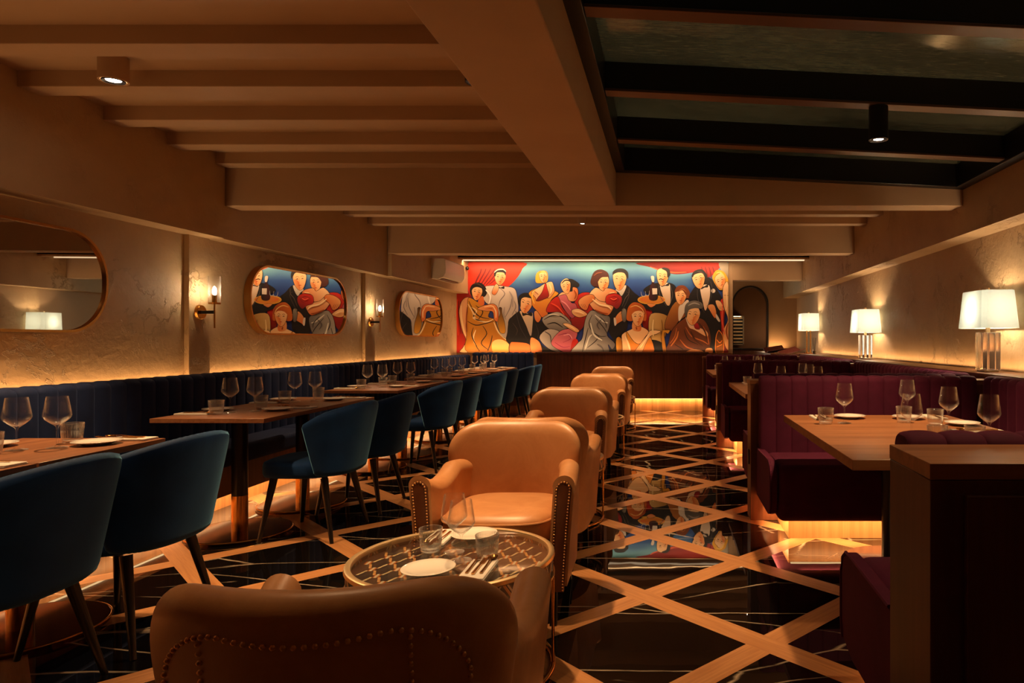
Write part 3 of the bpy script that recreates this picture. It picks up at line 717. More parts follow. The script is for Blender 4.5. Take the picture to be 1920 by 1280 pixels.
def armchair():
    o = empty('leather_armchair'); tag(o, None, 'armchair')
    z0, z1, Rc, T = .36, .795, .16, .084
    def hw(z):
        w = .272+.068*((z-z0)/(z1-z0))**.8
        if z > z1-Rc: d = z-(z1-Rc); w = w-Rc+sqrt(max(0, Rc*Rc-d*d))
        return w
    def ymid(x, z): return -.235-.06*(z-z0)/(z1-z0)+1.3*x*x
    def surf(u, z, side, off=0):
        w = hw(z); x = u*w; ex = (1-abs(u))*w; ez = z1-z; e = min(1, ex/.07); e2 = min(1, ez/.06)
        t = T/2*sqrt(max(0, 1-(1-e)**2))*sqrt(max(0, 1-(1-e2)**2))
        t += .012*cos(u*pi/2)*(side > 0)*sin(pi*min(1,(z-z0)/(z1-z0)))
        return (x, ymid(x, z)+side*(t+off), z)
    nu = 34; us = [-cos(pi*i/nu) for i in range(nu+1)]
    zs = [z0+(z1-z0-Rc)*k/8 for k in range(8)]+[z1-Rc+Rc*sin(pi/2*k/12) for k in range(13)]
    rings = []
    for z in zs: rings.append([surf(u, z, 1) for u in us]+[surf(u, z, -1) for u in us[::-1]])
    bk_ = MB().loft(rings).build('backrest', M['leather'], o, angle=75)
    # rolled top rail seam, nail rows on the rear
    def rear(u, z): p = surf(u, z, -1, .002); return (p, (-.0, -1, .05))
    pts = []
    ins = .066
    for k in range(30):            # outline inset from the rim
        z = z0+.03+(z1-ins-Rc*.75-z0-.03)*k/29; pts.append(rear(-(hw(z)-ins)/hw(z), z))
    for k in range(1, 12):
        a = pi/2*k/12; z = z1-ins-Rc*.75+Rc*.75*sin(a); xw = hw(z1-Rc)-ins-Rc*.75+Rc*.75*cos(a); pts.append(rear(-xw/hw(z), z))
    zt = z1-ins; xw = hw(z1-Rc)-ins-Rc*.75
    for k in range(25): pts.append(rear((-xw+2*xw*k/24)/hw(zt), zt-.012*cos(pi*(k/12-1)/2)))
    for k in range(11, 0, -1):
        a = pi/2*k/12; z = z1-ins-Rc*.75+Rc*.75*sin(a); x2 = hw(z1-Rc)-ins-Rc*.75+Rc*.75*cos(a); pts.append(rear(x2/hw(z), z))
    for k in range(29, -1, -1):
        z = z0+.03+(z1-ins-Rc*.75-z0-.03)*k/29; pts.append(rear((hw(z)-ins)/hw(z), z))
    nails(pts, bk_)
    for s in (-1, 1): nails([rear(s*.165/hw(z), z) for z in [z0+.02+(zt-z0-.035)*k/14 for k in range(15)]], bk_)
    # arm shell wrapping round the sides and the back
    path = []
    for k in range(9): path.append((.272+.008*(1-k/8), .29-.34*k/8, 1, 0, k/8*.4))
    for k in range(1, 10):
        a = pi/2*k/10; path.append((.272*cos(a)**.8, -.05-.25*sin(a)**.9, cos(a), -sin(a), .4+.6*k/10))
    right = path; left = [(-x, y, -nx, ny, t) for x, y, nx, ny, t in path[::-1]]
    allp = right+[(0, -.30, 0, -1, 1)]+left; rings = []
    for x, y, nx, ny, t in allp:
        zt = .632-.045*sin(pi*min(1, t/.4))+(0 if t < .4 else -.03*(t-.4)/.6); fl = .024*max(0, 1-t/.5); zb = .17
        hwid = .043 if t < .45 else .043-.016*(t-.45)/.55
        prof = [(-hwid*.9, zb), (-hwid, .35), (-hwid, zt-.06)]
        for k in range(13):
            a = pi-pi*k/12; prof.append((hwid*1.08*cos(a), zt-.045+.045*sin(a)))
        prof += [(hwid*1.05, zt-.09), (hwid*.95, .35), (hwid*.8, zb)]
        ring = []
        for d, z in prof:
            f_ = fl*max(0, (z-zb)/(zt-zb))**1.6; ring.append((x+nx*(d+f_), y+ny*(d+f_), z))
        rings.append(ring)
    MB().loft(rings).build('arm_shell', M['leather'], o, angle=60)
    for s in (-1, 1):       # dark facing with nail border on the arm fronts
        pts = []
        for k in range(12): z = .15+(.562-.15)*k/11; pts.append((-.034+.006*(1-k/11), z))
        for k in range(1, 10): a = pi-pi*k/10; pts.append((.036*cos(a), .567+.04*sin(a)))
        for k in range(11, -1, -1): z = .15+(.562-.15)*k/11; pts.append((.034-.012*(1-k/11), z))
        def P3(d, z, y, kk=1): return (s*(.280+d*kk+.024*max(0, (z-.17)/.45)**1.6), y, z)
        r0 = [P3(d, z, .285) for d, z in pts]; r1 = [P3(d, z, .300) for d, z in pts]; r2 = [P3(d, z, .303, .9) for d, z in pts]
        af = MB().loft([r0, r1, r2]).build('arm_facing', M['leather_d'], o, angle=50)
        nails([(P3(d, z, .3035, .8), (0, 1, 0)) for d, z in pts], af, .0042, .0125)
    # welt down the side, between back and arm
    for s in (-1, 1):
        pts = [(s*(.34), .02-.05*k, .20+.055*k) for k in range(7)]
    # seat
    rs = []
    for z, k in ((.33,.95),(.345,.99),(.38,1),(.41,1),(.432,.985),(.447,.95),(.458,.8),(.466,.5),(.468,.03)):
        rs.append(superell(.242*k, .265*k, 40, .5, 0, .04, z-.012*0))
    st_ = MB().loft(rs).build('seat_cushion', M['leather'], o, angle=60)
    MB().tube([(p[0], p[1], p[2]) for p in superell(.243, .266, 48, .5, 0, .04, .428)], .005, 6, True).build('seat_piping', M['leather'], st_)
    rs = [superell(.25*k, .25*k, 36, .45, 0, .03, z) for z, k in ((.175,.95),(.19,1),(.325,1),(.332,.97))]
    MB().loft(rs).build('seat_apron', M['leather_d'], o, angle=50)
    for x, y, dx, dy in ((-.245,.25,-.01,.02),(.245,.25,.01,.02),(-.22,-.24,-.02,-.04),(.22,-.24,.02,-.04)):
        a, b = .022, .014
        MB().loft([[(x+dx-b,y+dy-b,0),(x+dx+b,y+dy-b,0),(x+dx+b,y+dy+b,0),(x+dx-b,y+dy+b,0)],[(x-a,y-a,.18),(x+a,y-a,.18),(x+a,y+a,.18),(x-a,y+a,.18)]]).build('leg', M['black'], o, angle=30)
    return o
ar = armchair()
ARM = [((-.612, 1.395), R(5), 'brown leather armchair nearest the viewer, its studded back turned to the viewer'),
       ((-.735, 3.14), pi, 'tan leather armchair facing the viewer behind the nearest round inlaid table'),
       ((-.745, 3.82), 0, 'tan leather armchair back to back with the one facing the nearest round table'),
       ((-.805, 5.42), pi, 'tan leather armchair facing the viewer behind the second round table'),
       ((-.80, 6.10), 0, 'tan leather armchair turned away, behind the one facing the second round table'),
       ((-.80, 7.72), pi, 'tan leather armchair facing the viewer behind the third round table'),
       ((-.80, 8.40), 0, 'tan leather armchair turned away, behind the one facing the third round table'),
       ((-.82, 10.0), pi, 'farthest tan leather armchair, facing the viewer in front of the bar')]
for (x, y), rz, lab in ARM: place(ar, (x, y, 0), rz, lab)

# ------------------------------------------------------------------ round inlaid tables
def vmesh(name, polys, parent, mat, layer=.0006, plane='xy'):
    """polys: list of (points2d, colour or list of colours); later ones sit a hair higher. ONE mesh with vertex colours"""
    vs, fs, cols = [], [], []
    for k, (pts, col) in enumerate(polys):
        o = len(vs); z = k*layer if layer else 0
        tri = tessellate_polygon([[Vector((p[0], p[1], 0)) for p in pts]]) if len(pts) > 4 else [tuple(range(len(pts)))]
        for i, p in enumerate(pts):
            h = p[2] if len(p) > 2 else z
            vs.append((p[0], p[1], h) if plane == 'xy' else (p[0], -h, p[1]))
            cols.append(col[i] if isinstance(col, list) else col)
        for t in tri: fs.append(tuple(o+i for i in t))
    me = bpy.data.meshes.new(name); me.from_pydata(vs, [], fs)
    a = me.color_attributes.new('Col', 'FLOAT_COLOR', 'POINT')
    for i, c in enumerate(cols): a.data[i].color = c
    me.materials.append(mat); ob = bpy.data.objects.new(name, me); COL.objects.link(ob)
    if parent: ob.parent = parent
    return ob
BONE = srgb(240,214,168); ORG = srgb(222,120,40); NAVY = srgb(36,32,40); TAN = srgb(232,170,104); WHT = srgb(236,224,200)
def cocktail_table():
    o = empty('cocktail_table'); tag(o, None, 'table')
    MB().lathe([(.338,.412),(.340,.421),(.352,.424),(.360,.420),(.362,.408),(.358,.404),(.340,.404),(.338,.412)], 72).build('top_rim', M['brass_p'], o, angle=50)
    MB().lathe([(.001,.412),(.340,.412),(.340,.418),(.001,.418)], 64).build('glass_top', M['tabglass'], o, angle=30)
    MB().lathe([(.352,.345),(.362,.347),(.362,.338),(.352,.336),(.35,.342)], 72).build('lower_rim', M['brass_p'], o)
    polys = [([(.343*cos(2*pi*i/64), .343*sin(2*pi*i/64)) for i in range(64)], srgb(78,52,44))]
    def inside(x, y, r=.322): return x*x+y*y < r*r
    Pt, H = .088, .068
    for j in range(-6, 7):
        for i in range(-5, 6):
            cx = i*Pt+(Pt/2 if j % 2 else 0); cy = j*H
            hx = [(cx+.032, cy), (cx+.016, cy+.040), (cx-.016, cy+.040), (cx-.032, cy), (cx-.016, cy-.040), (cx+.016, cy-.040)]
            if all(inside(x, y, .338) for x, y in hx): polys.append((hx, NAVY))
            for sx in (1, -1):
                for sy in (1, -1):
                    st = [(cx+sx*.0256, cy+sy*.011), (cx+sx*.0350, cy+sy*.011), (cx+sx*.0186, cy+sy*.057), (cx+sx*.0092, cy+sy*.057)]
                    if sy > 0 and all(inside(x, y, .336) for x, y in st): polys.append((st, TAN if sx > 0 else BONE))
            q = (cx+Pt/2, cy)
            if inside(q[0], q[1], .318):
                polys.append(([(q[0]-.0105,q[1]-.015),(q[0]+.0105,q[1]-.015),(q[0]+.0105,q[1]+.015),(q[0]-.0105,q[1]+.015)], ORG))
                polys.append(([(q[0]-.0045,q[1]-.019),(q[0]+.0045,q[1]-.019),(q[0]+.0045,q[1]+.019),(q[0]-.0045,q[1]+.019)], WHT))
    # flat zones: each polygon at one of three heights, so they stay within a millimetre
    out = []
    for k, (p, c) in enumerate(polys):
        z = 0 if k == 0 else (.0003 if c == NAVY else .0008 if c in (TAN, BONE) else .0012 if c == ORG else .0016); out.append(([(a, b, z) for a, b in p], c))
    d = vmesh('inlaid_top', out, o, M['inlay'], 0); d.location = (0,0,.390)
    # chevron inlay round the drum, outside and inside
    vs, fs, cols = [], [], []
    def ringquad(r, a0, a1, z0, z1, sh, col):
        o_ = len(vs)
        for a, z in ((a0, z0), (a1, z0), (a1+sh, z1), (a0+sh, z1)): vs.append((r*cos(a), r*sin(a), z)); cols.append(col)
        fs.append((o_, o_+1, o_+2, o_+3))
    n = 96
    for i in range(n): ringquad(.355, 2*pi*i/n, 2*pi*(i+1)/n, .345, .406, 0, NAVY); ringquad(.343, 2*pi*i/n, 2*pi*(i+1)/n, .345, .410, 0, srgb(96,66,50))
    n = 44
    for i in range(n):
        a = 2*pi*i/n; w = 2*pi/n; sg = 1 if i % 2 else -1; of = 0 if sg > 0 else w
        for r in (.3562, .3418):
            ringquad(r, a+of*.9, a+of*.9+w*.22, .350, .402, sg*w*.7, ORG if i % 4 < 2 else TAN); ringquad(r, a+of*.9+w*.3, a+of*.9+w*.45, .350, .402, sg*w*.7, WHT)
    me = bpy.data.meshes.new('drum_band'); me.from_pydata(vs, [], fs); at = me.color_attributes.new('Col', 'FLOAT_COLOR', 'POINT')
    for i, c in enumerate(cols): at.data[i].color = c
    me.materials.append(M['inlay']); ob = bpy.data.objects.new('drum_band', me); COL.objects.link(ob); ob.parent = o
    for k in range(6):
        a = R(5+60*k); MB().cyl((.356*cos(a), .356*sin(a), .01), (.356*cos(a), .356*sin(a), .34), .006, .006, 10).build('leg', M['brass'], o)
    MB().tube([(.356*cos(2*pi*i/64), .356*sin(2*pi*i/64), .011) for i in range(64)], .0105, 10, True).build('base_ring', M['brass'], o)
    return o
ct = cocktail_table()
CT = [(-.775, 2.47), (-.79, 4.56), (-.80, 6.88), (-.80, 9.25)]
CTN = ['round inlaid table with hexagon pattern nearest the viewer', 'second round inlaid table, between the second pair of armchairs', 'third round inlaid table, partly hidden by leather armchairs', 'farthest round inlaid table, before the last armchair']
for (x, y), l in zip(CT, CTN): place(ct, (x, y, 0), 0, l)

# ------------------------------------------------------------------ tableware
def wine_glass():
    prof = [(.001,.0),(.036,.0),(.0365,.0012),(.030,.003),(.012,.006),(.0045,.012),(.0035,.03),(.0035,.075),(.005,.088),(.010,.094),(.026,.106),(.041,.120),(.0470,.131),(.0475,.137),(.0455,.152),(.041,.180),(.0358,.212),(.0352,.2135),(.0345,.212),(.0398,.180),(.0445,.152),(.0462,.137),(.0455,.1315),(.040,.1215),(.025,.108),(.008,.098),(.001,.096)]
    return tag(MB().lathe(prof, 40).build('wine_glass', M['glass'], angle=50), None, 'wine glass')
def tumbler():
    prof = [(.001,0),(.028,0),(.033,.003),(.036,.02),(.039,.05),(.0425,.085),(.0415,.0862),(.0405,.085),(.037,.05),(.033,.016),(.03,.012),(.001,.011)]
    def mod(t, z): return 1+(.022*cos(26*t) if .004 < z < .080 else 0)
    return tag(MB().lathe(prof, 156, mod=mod).build('ribbed_tumbler', M['tumbler'], angle=180), None, 'glass')
def plate():
    prof = [(.001,0),(.045,0),(.05,.002),(.07,.010),(.088,.0155),(.0885,.017),(.087,.018),(.068,.0125),(.053,.0085),(.001,.0075)]
    return tag(MB().lathe(prof, 56).build('side_plate', M['ceramic'], angle=50), None, 'plate')
def napkin():
    return tag(MB().box(-.045,.045,-.10,.10,0,.005).box(-.044,.043,-.099,.098,.005,.009).build('folded_napkin', M['linen'], bevel=.002), None, 'napkin')
def fork():
    mb = MB(); mb.loft([[(x-w,y,z),(x+w,y,z),(x+w,y,z+.002),(x-w,y,z+.002)] for x, y, z, w in ((0,-.09,.002,.005),(0,-.05,.002,.0045),(0,0,.006,.0028),(0,.03,.008,.003),(0,.045,.006,.010),(0,.055,.005,.011))])
    for k in (-3,-1,1,3): mb.loft([[(k*.0028-w,y,z),(k*.0028+w,y,z),(k*.0028+w,y,z+.0018),(k*.0028-w,y,z+.0018)] for y, z, w in ((.054,.005,.0014),(.075,.0055,.0013),(.092,.009,.0007))])
    return tag(mb.build('fork', M['gold'], angle=40), None, 'fork')
def knife():
    mb = MB(); mb.loft([[(-w,y,.001),(w,y,.001),(w,y,h),(-w,y,h)] for y, w, h in ((-.10,.005,.006),(-.01,.0045,.006),(0,.004,.003),(.01,.009,.0025),(.08,.009,.002),(.105,.002,.0018))])
    return tag(mb.build('knife', M['gold'], angle=40), None, 'knife')
def spoon():
    mb = MB(); mb.loft([[(-w,y,z),(w,y,z),(w,y,z+.002),(-w,y,z+.002)] for y, z, w in ((-.09,.002,.005),(-.04,.002,.004),(.02,.007,.0028),(.045,.006,.003))])
    n = 16; rings = []
    for k, (s, z) in enumerate(((1,.0075),(.85,.003),(.5,.0005),(.05,0),(.05,.001),(.5,.0015),(.83,.0042),(.97,.0078))): rings.append([(.017*s*cos(2*pi*i/n), .066+.025*s*sin(2*pi*i/n), z) for i in range(n)])
    mb.loft(rings, caps=False); return tag(mb.build('spoon', M['gold'], angle=60), None, 'spoon')
W, TU, PL, NA, FO, KN, SP = wine_glass(), tumbler(), plate(), napkin(), fork(), knife(), spoon()
def put(proto, x, y, z, rz, lab, grp):
    if inframe(x, y, z, 40): place(proto, (x, y, z), rz, lab, grp)
def cover(seat, where, grp, z, pl_, na, wg, tu, rz, cut='fks'):
    """one place setting; rz turns the cutlery tips (+Y) away from the diner"""
    if pl_: put(PL, pl_[0], pl_[1], z, 0, 'small white plate on the %s, %s' % (seat, where), 'plates on '+grp)
    if wg: put(W, wg[0], wg[1], z, 0, 'wine glass on the %s, %s' % (seat, where), 'wine glasses on '+grp)
    if tu: put(TU, tu[0], tu[1], z, 0, 'ribbed tumbler on the %s, %s' % (seat, where), 'tumblers on '+grp)
    if na:
        put(NA, na[0], na[1], z, rz, 'folded pale napkin on the %s, %s' % (seat, where), 'napkins on '+grp)
        c, s = cos(rz), sin(rz)
        for k, (pr, nm) in enumerate(((FO, 'fork'), (KN, 'knife'), (SP, 'spoon'))):
            if nm[0] not in cut: continue
            lx, ly = (-.024+.024*k), .035
            put(pr, na[0]+lx*c-ly*s, na[1]+lx*s+ly*c, z+.0095, rz, 'gold %s on napkin, %s of %s' % (nm, seat, where), 'gold cutlery on '+grp)
for i, (x, ys, d) in enumerate(T_UN):
    for j, y in enumerate(ys):
        wh = '%s table of %s banquette pair' % (('near', 'far')[j], ordn[i])
        g = 'the banquette tables'; q = d/.72; xs_ = .05 if i == 0 else 0
        # aisle diner looks -X ; wall diner looks +X
        cover('aisle side', wh, g, .75, (x+.15+xs_*.4, y+(.08*q if i else .125)), (x+.20, y+(.235*q if i else .262)), (x+.03+xs_, y+.04*q), (x-.03+xs_, y+.20*q), R(90))
        cover('wall side', wh, g, .75, (x-.215, y+.06*q), (x-.225, y-.13*q), (x-.08+xs_, y-.03*q), (x-.085+xs_, y-.15*q), R(-90))
for i, (x, y) in enumerate(BT):
    wh = '%s booth table' % booth_names[i]; g = 'the booth tables'
    dx = [0, -.06, -.13][i]; dy = PER*i; q = lambda a, b: (a+dx, b+dy)
    cover('far left corner', wh, g, .75, q(1.04,3.90), q(.87,3.90), q(.95,3.67), q(.84,3.63), pi)
    cover('far right corner', wh, g, .75, q(1.36,3.86), q(1.53,3.93), q(1.40,3.72) if i else q(1.40,3.99), q(1.28,3.70), pi, 'fk')
    cover('near left corner', wh, g, .75, None, None, q(1.06,2.97), q(1.145,2.90), 0)
    cover('near right corner', wh, g, .75, None, None, q(1.375,2.92), q(1.295,2.88), 0)
    cover('wall side', wh, g, .75, q(1.545,3.58), q(1.53,3.30), q(1.40,3.40), q(1.395,3.56), R(90))
for i, (x, y) in enumerate(CT):
    wh = ['nearest', 'second', 'third', 'farthest'][i]+' round inlaid table'; g = 'the round tables'; z = .4185
    cover('near side', wh, g, z, (x-.03, y-.175), (x+.135, y-.165), (x+.045, y-.055), (x+.13, y-.03), 0)
    cover('far side', wh, g, z, (x+.01, y+.27-.04), (x-.12, y+.215), (x-.01, y+.04), (x-.10, y+.05), pi)

# ------------------------------------------------------------------ mural: painted party scene, own drawing
def A(*p): return [(840+p[i]/6.737, 480+p[i+1]/6.737) for i in range(0, len(p), 2)]
def B(*p): return [(1100+p[i]/6.4, 480+p[i+1]/6.4) for i in range(0, len(p), 2)]
def smooth_closed(pts, sub=4):
    out = []; n = len(pts)
    for i in range(n):
        p0, p1, p2, p3 = pts[i-1], pts[i], pts[(i+1) % n], pts[(i+2) % n]
        for k in range(sub):
            t = k/sub; t2 = t*t; t3 = t2*t
            out.append(tuple(.5*((2*p1[a])+(-p0[a]+p2[a])*t+(2*p0[a]-5*p1[a]+4*p2[a]-p3[a])*t2+(-p0[a]+3*p1[a]-3*p2[a]+p3[a])*t3) for a in (0, 1)))
    return out
def wall(p, x0=852.5, x1=1366.5, y0=490, y1=661.5):   # picture units -> metres on the wall
    u = min(max(p[0], x0), x1); v = min(max(p[1], y0), y1)
    return ((u-1252)/1280*11.45, 1.2-(v-636)/1280*11.45)
POLY = []
def mixc(a, b, t): return tuple(a[i]*(1-t)+b[i]*t for i in range(3))+(1,)
def fill(col, pts, col2=None, ang=90, sm=True):
    pts = smooth_closed(pts) if sm else pts
    if col2:
        c, s = cos(R(ang)), sin(R(ang)); d = [p[0]*c+p[1]*s for p in pts]; lo, hi = min(d), max(d)
        cc = [mixc(col, col2, (q-lo)/(hi-lo+1e-6)) for q in d]
    else: cc = col
    POLY.append(([wall(p) for p in pts], cc))
def line(col, pts, w=.9, closed=False, sm=True):
    if sm and len(pts) > 2:
        e = [pts[0]]+pts+[pts[-1]]; out = []
        for i in range(1, len(e)-2):
            p0, p1, p2, p3 = e[i-1], e[i], e[i+1], e[i+2]
            for k in range(4):
                t = k/4; out.append(tuple(.5*((2*p1[a])+(-p0[a]+p2[a])*t+(2*p0[a]-5*p1[a]+4*p2[a]-p3[a])*t*t+(-p0[a]+3*p1[a]-3*p2[a]+p3[a])*t**3) for a in (0, 1)))
        pts = out+[pts[-1]]
    n = len(pts); L_, R_ = [], []
    for i in range(n):
        a = pts[max(i-1, 0)]; b = pts[min(i+1, n-1)]; dx, dy = b[0]-a[0], b[1]-a[1]; l = sqrt(dx*dx+dy*dy)+1e-6
        ww = w/2*(1 if closed else (.35+.65*sin(pi*(i+.5)/n))); L_.append((pts[i][0]-dy/l*ww, pts[i][1]+dx/l*ww)); R_.append((pts[i][0]+dy/l*ww, pts[i][1]-dx/l*ww))
    for i in range(n-1): STROKE.append(([wall(p) for p in (L_[i], L_[i+1], R_[i+1], R_[i])], col, len(POLY)))
STROKE = []
def shape(col, pts, col2=None, ang=90, ow=.8, oc=None):
    fill(col, pts, col2, ang); sp_ = smooth_closed(pts); line(oc or INK, sp_+[sp_[0]], ow, True, False)
INK = srgb(24,14,14); SK1 = srgb(244,200,148); SK2 = srgb(214,108,44); SKM = srgb(232,160,98); BLK = srgb(18,14,20); CRM = srgb(222,206,190); CRM2 = srgb(160,146,142)
GLD = srgb(206,142,36); GL2 = srgb(150,84,14); RED = srgb(204,36,22); RD2 = srgb(116,14,18); PNK = srgb(214,112,122); PN2 = srgb(170,66,84); GRY = srgb(190,182,170); GR2 = srgb(92,84,84); BRN = srgb(120,58,24); BR2 = srgb(66,30,14); BLD = srgb(226,164,40)
def face(cx, cy, w, h, tilt=0, hair=None, lips=srgb(170,40,30), dirn=1):
    c, s = cos(R(tilt)), sin(R(tilt)); T_ = lambda x, y: (cx+(x*c-y*s)*w, cy+(x*s+y*c)*h)
    shape(SK1, [T_(-.5,-.35), T_(-.2,-.52), T_(.25,-.5), T_(.5,-.2), T_(.44,.15), T_(.2,.47), T_(-.05,.55), T_(-.3,.4), T_(-.48,.05)], SKM, 60, .6)
    fill(SK2, [T_(.12*dirn,.05), T_(.42*dirn,-.05), T_(.40*dirn,.2), T_(.12*dirn,.5), T_(-.02*dirn,.42)], SKM, 20)
    for e in (-.22, .18):
        line(INK, [T_(e-.13,-.14), T_(e,-.2), T_(e+.13,-.15)], .7); line(INK, [T_(e-.09,-.04), T_(e,-.075), T_(e+.1,-.03)], .9); line(BLK, [T_(e-.02,-.05), T_(e+.03,-.03)], 1.0, sm=False)
    line(SK2, [T_(0,-.12), T_(.05*dirn,.12), T_(-.03,.16)], .6); line(lips, [T_(-.11,.29), T_(0,.27), T_(.12,.3)], 1.1)
# backdrop
nx_, ny_ = 24, 10; TEAL = srgb(130,200,205); MID = srgb(38,86,156); DEEP = srgb(26,50,124)
for i in range(nx_):
    for j in range(ny_):
        q = []; cc = []
        for a, b in ((i, j), (i+1, j), (i+1, j+1), (i, j+1)):
            u = 852.5+514*a/nx_; v = 490+171.5*b/ny_; q.append(wall((u, v))); t = b/ny_*3.1+.14*sin(a*.9)
            cc.append(mixc(TEAL, MID, min(1, t*1.6)) if t < .62 else mixc(MID, DEEP, min(1, (t-.62)*1.5)))
        POLY.append((q, cc))
NB = len(POLY)
# curtains
fill(RED, A(60,490,270,480,270,800,200,1215,60,1215), RD2, 0)
fill(srgb(226,60,24), A(240,60,935,70,925,150,870,250,780,350,700,390,400,420,250,480), RED, 90)
for k in range(6): line(RD2, A(300+40*k,400-10*k,340+45*k,300,390+52*k,200,400+60*k,150), 3.2-.2*k)
for k in range(3): line(RD2, A(110+22*k,560,120+22*k,760,140+20*k,980), 2.6)
fill(srgb(214,52,34), B(620,70,1610,70,1595,140,1520,220,1440,250,1320,190,1180,205,1050,210,940,180,780,130), RD2, 100)
line(srgb(232,96,60), B(760,120,900,165,1050,190,1200,185), 3)
for k in range(4): line(RD2, B(1380+45*k,120,1400+45*k,190,1420+40*k,260), 2.4)
fill(srgb(196,180,156), B(1590,80,1712,80,1712,400,1650,230), srgb(120,112,100), 90)
fill(RED, B(640,640,780,620,750,900,690,880), RD2)
# white suit man
shape(CRM, A(440,380,600,365,720,378,825,405,860,520,872,700,800,760,745,830,745,1090,640,980,590,800,600,640,480,600,430,540,425,470), CRM2, 60)
for q in ((640,400,700,470,640,560,620,640), (790,520,770,640,700,780), (820,560,840,640,790,740)): line(srgb(120,108,110), A(*q), 1.6)
face(640/6.737+840, 480+265/6.737, 21, 26, 6, None); fill(BLK, A(562,230,572,190,620,168,690,170,716,200,706,235,690,205,640,196,596,204,580,250)); line(srgb(230,215,195), A(565,200,610,165,680,160,716,190), 2.4)
shape(BLK, A(610,375,645,392,690,376,690,408,645,398,612,402), None, 90, .3); shape(SK1, A(590,345,625,380,610,440,575,485,535,465,550,405), SK2, 90, .6)
# woman in gold
shape(SK1, A(240,515,160,550,118,680,130,820,165,960,205,1060,170,1150,125,1212,245,1212,250,1120,220,900,245,700,310,600), SK2, 0)
shape(GLD, A(235,525,330,560,430,625,530,640,490,760,570,800,640,980,745,1080,765,1222,235,1222,215,1000,205,850,225,700), GL2, 60)
for q in ((240,560,300,680,380,760,500,790), (225,820,330,870,450,850,560,820), (300,900,280,1000,340,1140,380,1200), (420,880,470,980,400,1100,500,1190), (330,620,420,700,360,800), (540,1000,520,1100,480,1200)): line(INK, A(*q), 1.9)
for q in ((230,600,290,700,330,790,460,830,560,790), (270,640,340,690,300,780,420,820), (560,830,620,960,720,1060), (330,930,300,1050,370,1190)): line(srgb(240,214,170), A(*q), 2.6)
fill(srgb(238,196,130), A(540,1090,640,1050,750,1110,740,1222,560,1222), GLD)
shape(SKM, A(470,610,560,600,612,660,618,820,565,800,545,700,450,690,350,665,405,630), SK2, 20)
fill(BLK, A(255,420,290,350,370,325,440,365,475,450,440,510,400,500,280,500)); face(840+345/6.737, 480+455/6.737, 20, 27, 8); fill(BLK, A(268,420,300,345,375,335,425,380,430,430,400,400,345,385,300,400,280,430))
fill(SK2, A(370,540,420,500,440,600,400,620,360,590))
shape(srgb(60,34,20), A(625,650,660,650,665,720,700,850,705,965,640,960,610,830,640,720), GLD, 90, .6)
# seated man in dinner jacket
shape(BLK, A(890,690,960,720,1040,745,1100,830,1205,830,1252,950,1200,1042,1120,1042,1200,1150,1320,1170,1420,1190,1460,1230,1010,1230,740,1095,735,960,765,800), None)
fill(srgb(226,196,156), A(895,690,1000,720,1055,720,1052,880,1030,1010,975,880,920,760), CRM2); shape(BLK, A(925,700,985,725,1040,705,1045,755,985,738,930,752), None, 90, .3)
face(840+965/6.737, 480+600/6.737, 24, 33, 14); fill(BLK, A(872,580,880,500,950,458,1040,475,1055,530,960,515,910,545,900,640))
shape(SKM, A(1075,700,1130,690,1168,760,1130,835,1085,800), SK2); shape(srgb(206,110,50), A(768,1100,830,1082,1010,1110,1015,1228,775,1228), SK2, 90, 1.4)
shape(SKM, A(1030,1030,1130,1070,1168,1150,1165,1222,1040,1222), SK2); line(srgb(70,60,56), A(800,840,860,930,840,1000), 1.2)
# blonde in red with gold shawl
shape(BLD, A(1005,460,1100,400,1200,380,1330,430,1385,470,1300,540,1255,640,1245,740,1180,775,1120,700,1050,620,1040,530), SK2, 90)
shape(SK1, A(1040,450,1140,385,1220,335,1300,318,1330,400,1330,450,1270,525,1210,520,1110,565,1090,520), SKM, 60)
shape(RED, A(1218,335,1240,400,1262,500,1200,540,1130,565,1105,545,1175,450), RD2)
fill(BLD, A(1095,320,1100,225,1150,178,1225,180,1250,240,1235,320,1150,335)); face(840+1190/6.737, 480+252/6.737, 15, 22, -4); line(BLD, A(1108,320,1115,240,1160,195,1230,195), 2.4)
# woman in pink
shape(RED, A(1640,480,1819,470,1830,640,1780,760,1650,950,1530,900,1560,700), RD2); shape(PNK, A(1370,505,1430,455,1500,470,1545,580,1605,600,1625,700,1560,785,1480,700,1420,600), PN2, 60)
shape(SK1, A(1545,390,1622,400,1635,480,1600,560,1520,560,1475,480,1380,500,1430,450,1500,460), SK2, 0)
shape(RED, A(1380,510,1430,640,1525,760,1545,860,1450,750,1380,705,1240,705,1240,640,1300,550), RD2, 60)
fill(BLK, A(1425,340,1480,288,1560,285,1645,340,1635,385,1570,385,1560,440,1490,430)); face(840+1482/6.737, 480+375/6.737, 18, 27, -22); line(BLK, A(1425,340,1470,300,1530,310,1560,380), 2.6)
shape(SK1, A(1555,680,1640,660,1735,710,1745,745,1650,772,1570,735), SKM)
shape(GRY, A(1175,790,1290,720,1400,708,1520,800,1545,880,1440,935,1380,965,1240,900), GR2, 90)
for q in ((1200,800,1300,750,1420,760,1510,830), (1240,860,1340,840,1440,900)): line(INK, A(*q), 2.2)
shape(srgb(206,192,180), A(1140,1030,1250,920,1400,960,1300,1100,1420,1215,1260,1170), GR2, 45); shape(PNK, A(1400,950,1540,915,1625,960,1595,1080,1545,1222,1420,1200,1290,1100), PN2, 60)
for q in ((1380,1000,1480,980,1540,1040,1440,1090), (1340,1090,1440,1150,1530,1140)): line(srgb(150,40,80), A(*q), 1.4)
shape(SK1, A(1440,850,1520,850,1645,930,1612,962,1480,890), SKM); fill(RED, A(1560,1070,1625,1055,1660,1225,1545,1225), RD2)
